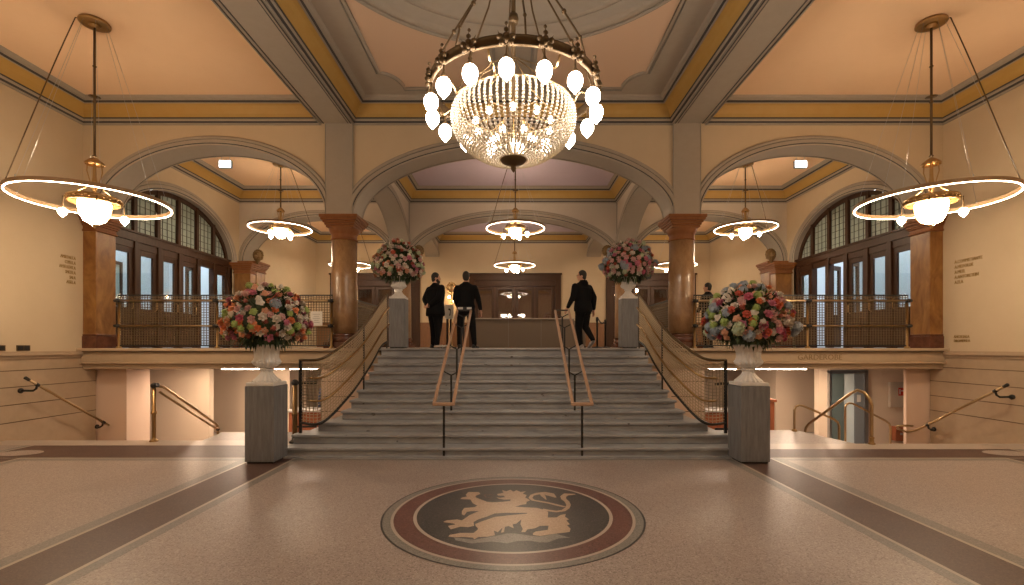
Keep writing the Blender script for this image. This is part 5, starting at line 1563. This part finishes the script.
p1 = {'arm': {-1: ((-.30, -.10, 1.17), (-.06, -.20, 1.00)), 1: ((.30, -.10, 1.17), (.05, -.21, .98))}, 'leg': {-1: [(-.10, 0, .90), (-.10, .015, .50), (-.09, -.01, .09), (-.10, .13, .035)], 1: [(.10, 0, .90), (.10, .015, .50), (.09, -.01, .09), (.10, .13, .035)]}, 'head_yaw': R(-30),
      'thumb': {-1: (0, 0, 1), 1: (0, 0, 1)}, 'hand_dir': {-1: (1, -.1, -.15), 1: (-1, -.1, -.1)}}
person((-1.86, 11.5, LZ), R(-48), 'stocky bearded person in a black suit, hands clasped behind the back, at the stair head', p1, 1.01, 1.5, beard=True, coat_hem=.76, shirt=False)
p2 = {'arm': {-1: ((-.26, .03, 1.16), (-.22, .20, .98)), 1: ((.285, .0, 1.16), (.34, .03, .90))}, 'leg': {-1: [(-.095, 0, .90), (-.14, .015, .50), (-.15, -.01, .09), (-.17, .13, .035)], 1: [(.095, 0, .90), (.155, .03, .50), (.20, -.01, .09), (.24, .13, .035)]}, 'head_yaw': R(8), 'thumb': {-1: (1, 0, 0), 1: (0, 1, 0)}}
person((-1.12, 11.42, LZ), R(-4), 'dark-haired person in a black jacket seen from behind, right of the bearded one', p2, 1.02, 1.16, coat_hem=.92)
p3 = {'arm': {-1: ((-.27, .05, 1.17), (-.30, .20, .93)), 1: ((.27, -.08, 1.17), (.30, -.05, .90))},
      'leg': {-1: [(-.08, 0, .90), (-.06, .09, .50), (-.03, .05, .09), (-.04, .19, .035)], 1: [(.09, 0, .90), (.11, .04, .50), (.17, -.14, .20), (.19, -.03, .05)]}, 'head_yaw': R(40), 'lean': .03}
person((1.66, 11.35, LZ), R(38), 'person in a black hooded jacket and pale sneakers walking left across the landing', p3, 1.03, 1.32, hood=True, shoe=SNEAK, glasses=True, coat_hem=.84)
p4 = {'arm': {-1: ((-.27, .0, 1.17), (-.22, .15, 1.0)), 1: ((.27, .0, 1.17), (.22, .15, 1.0))}, 'leg': STAND, 'head_yaw': R(25)}
person((5.36, 13.2, LZ), R(30), 'person in dark clothes behind the right landing railing, only head and shoulders clear', p4, 1.0, 1.05)
t = empty('waist_papers', (-1.12, 11.42 - .19, LZ + .93), 0, 'thin pale strip of papers held at the waist of the person seen from behind', 'papers')
b = MB(); b.box(-.17, .15, -.012, .012, -.02, .03); b.build('sheets', SHIRT, t, bevel=.004); b = MB(); b.box(-.05, .04, -.018, .018, -.03, .035); b.build('clip', BLACK, t)
# scarf lying on the landing by the handrail
b = MB(); q = random.Random(9); P = [Vector((-.2 + .04 * k + q.uniform(-.03, .03), q.uniform(-.09, .09), .03 + q.uniform(0, .03))) for k in range(11)]
b.tube(P, .028, 8); o = b.build('white_cloth', SHIRT, None, loc=(-1.62, 11.2, LZ)); tag(o, 'crumpled white cloth lying on the landing by the left handrail top', 'cloth')

# ================================================================== WORLD AND VIEW
w = bpy.data.worlds.new('world'); SC.world = w; w.use_nodes = True
w.node_tree.nodes['Background'].inputs['Color'].default_value = (.02, .03, .05, 1)
w.node_tree.nodes['Background'].inputs['Strength'].default_value = .2
SC.view_settings.view_transform = 'Standard'
SC.view_settings.look = 'None'
SC.view_settings.gamma = 1
SC.view_settings.use_curve_mapping = False
SC.view_settings.exposure = 1.1
SC.cycles.max_bounces = 8
SC.cycles.diffuse_bounces = 5
SC.cycles.glossy_bounces = 4
SC.cycles.transparent_max_bounces = 12
SC.cycles.sample_clamp_indirect = 6
SC.cycles.use_light_tree = True
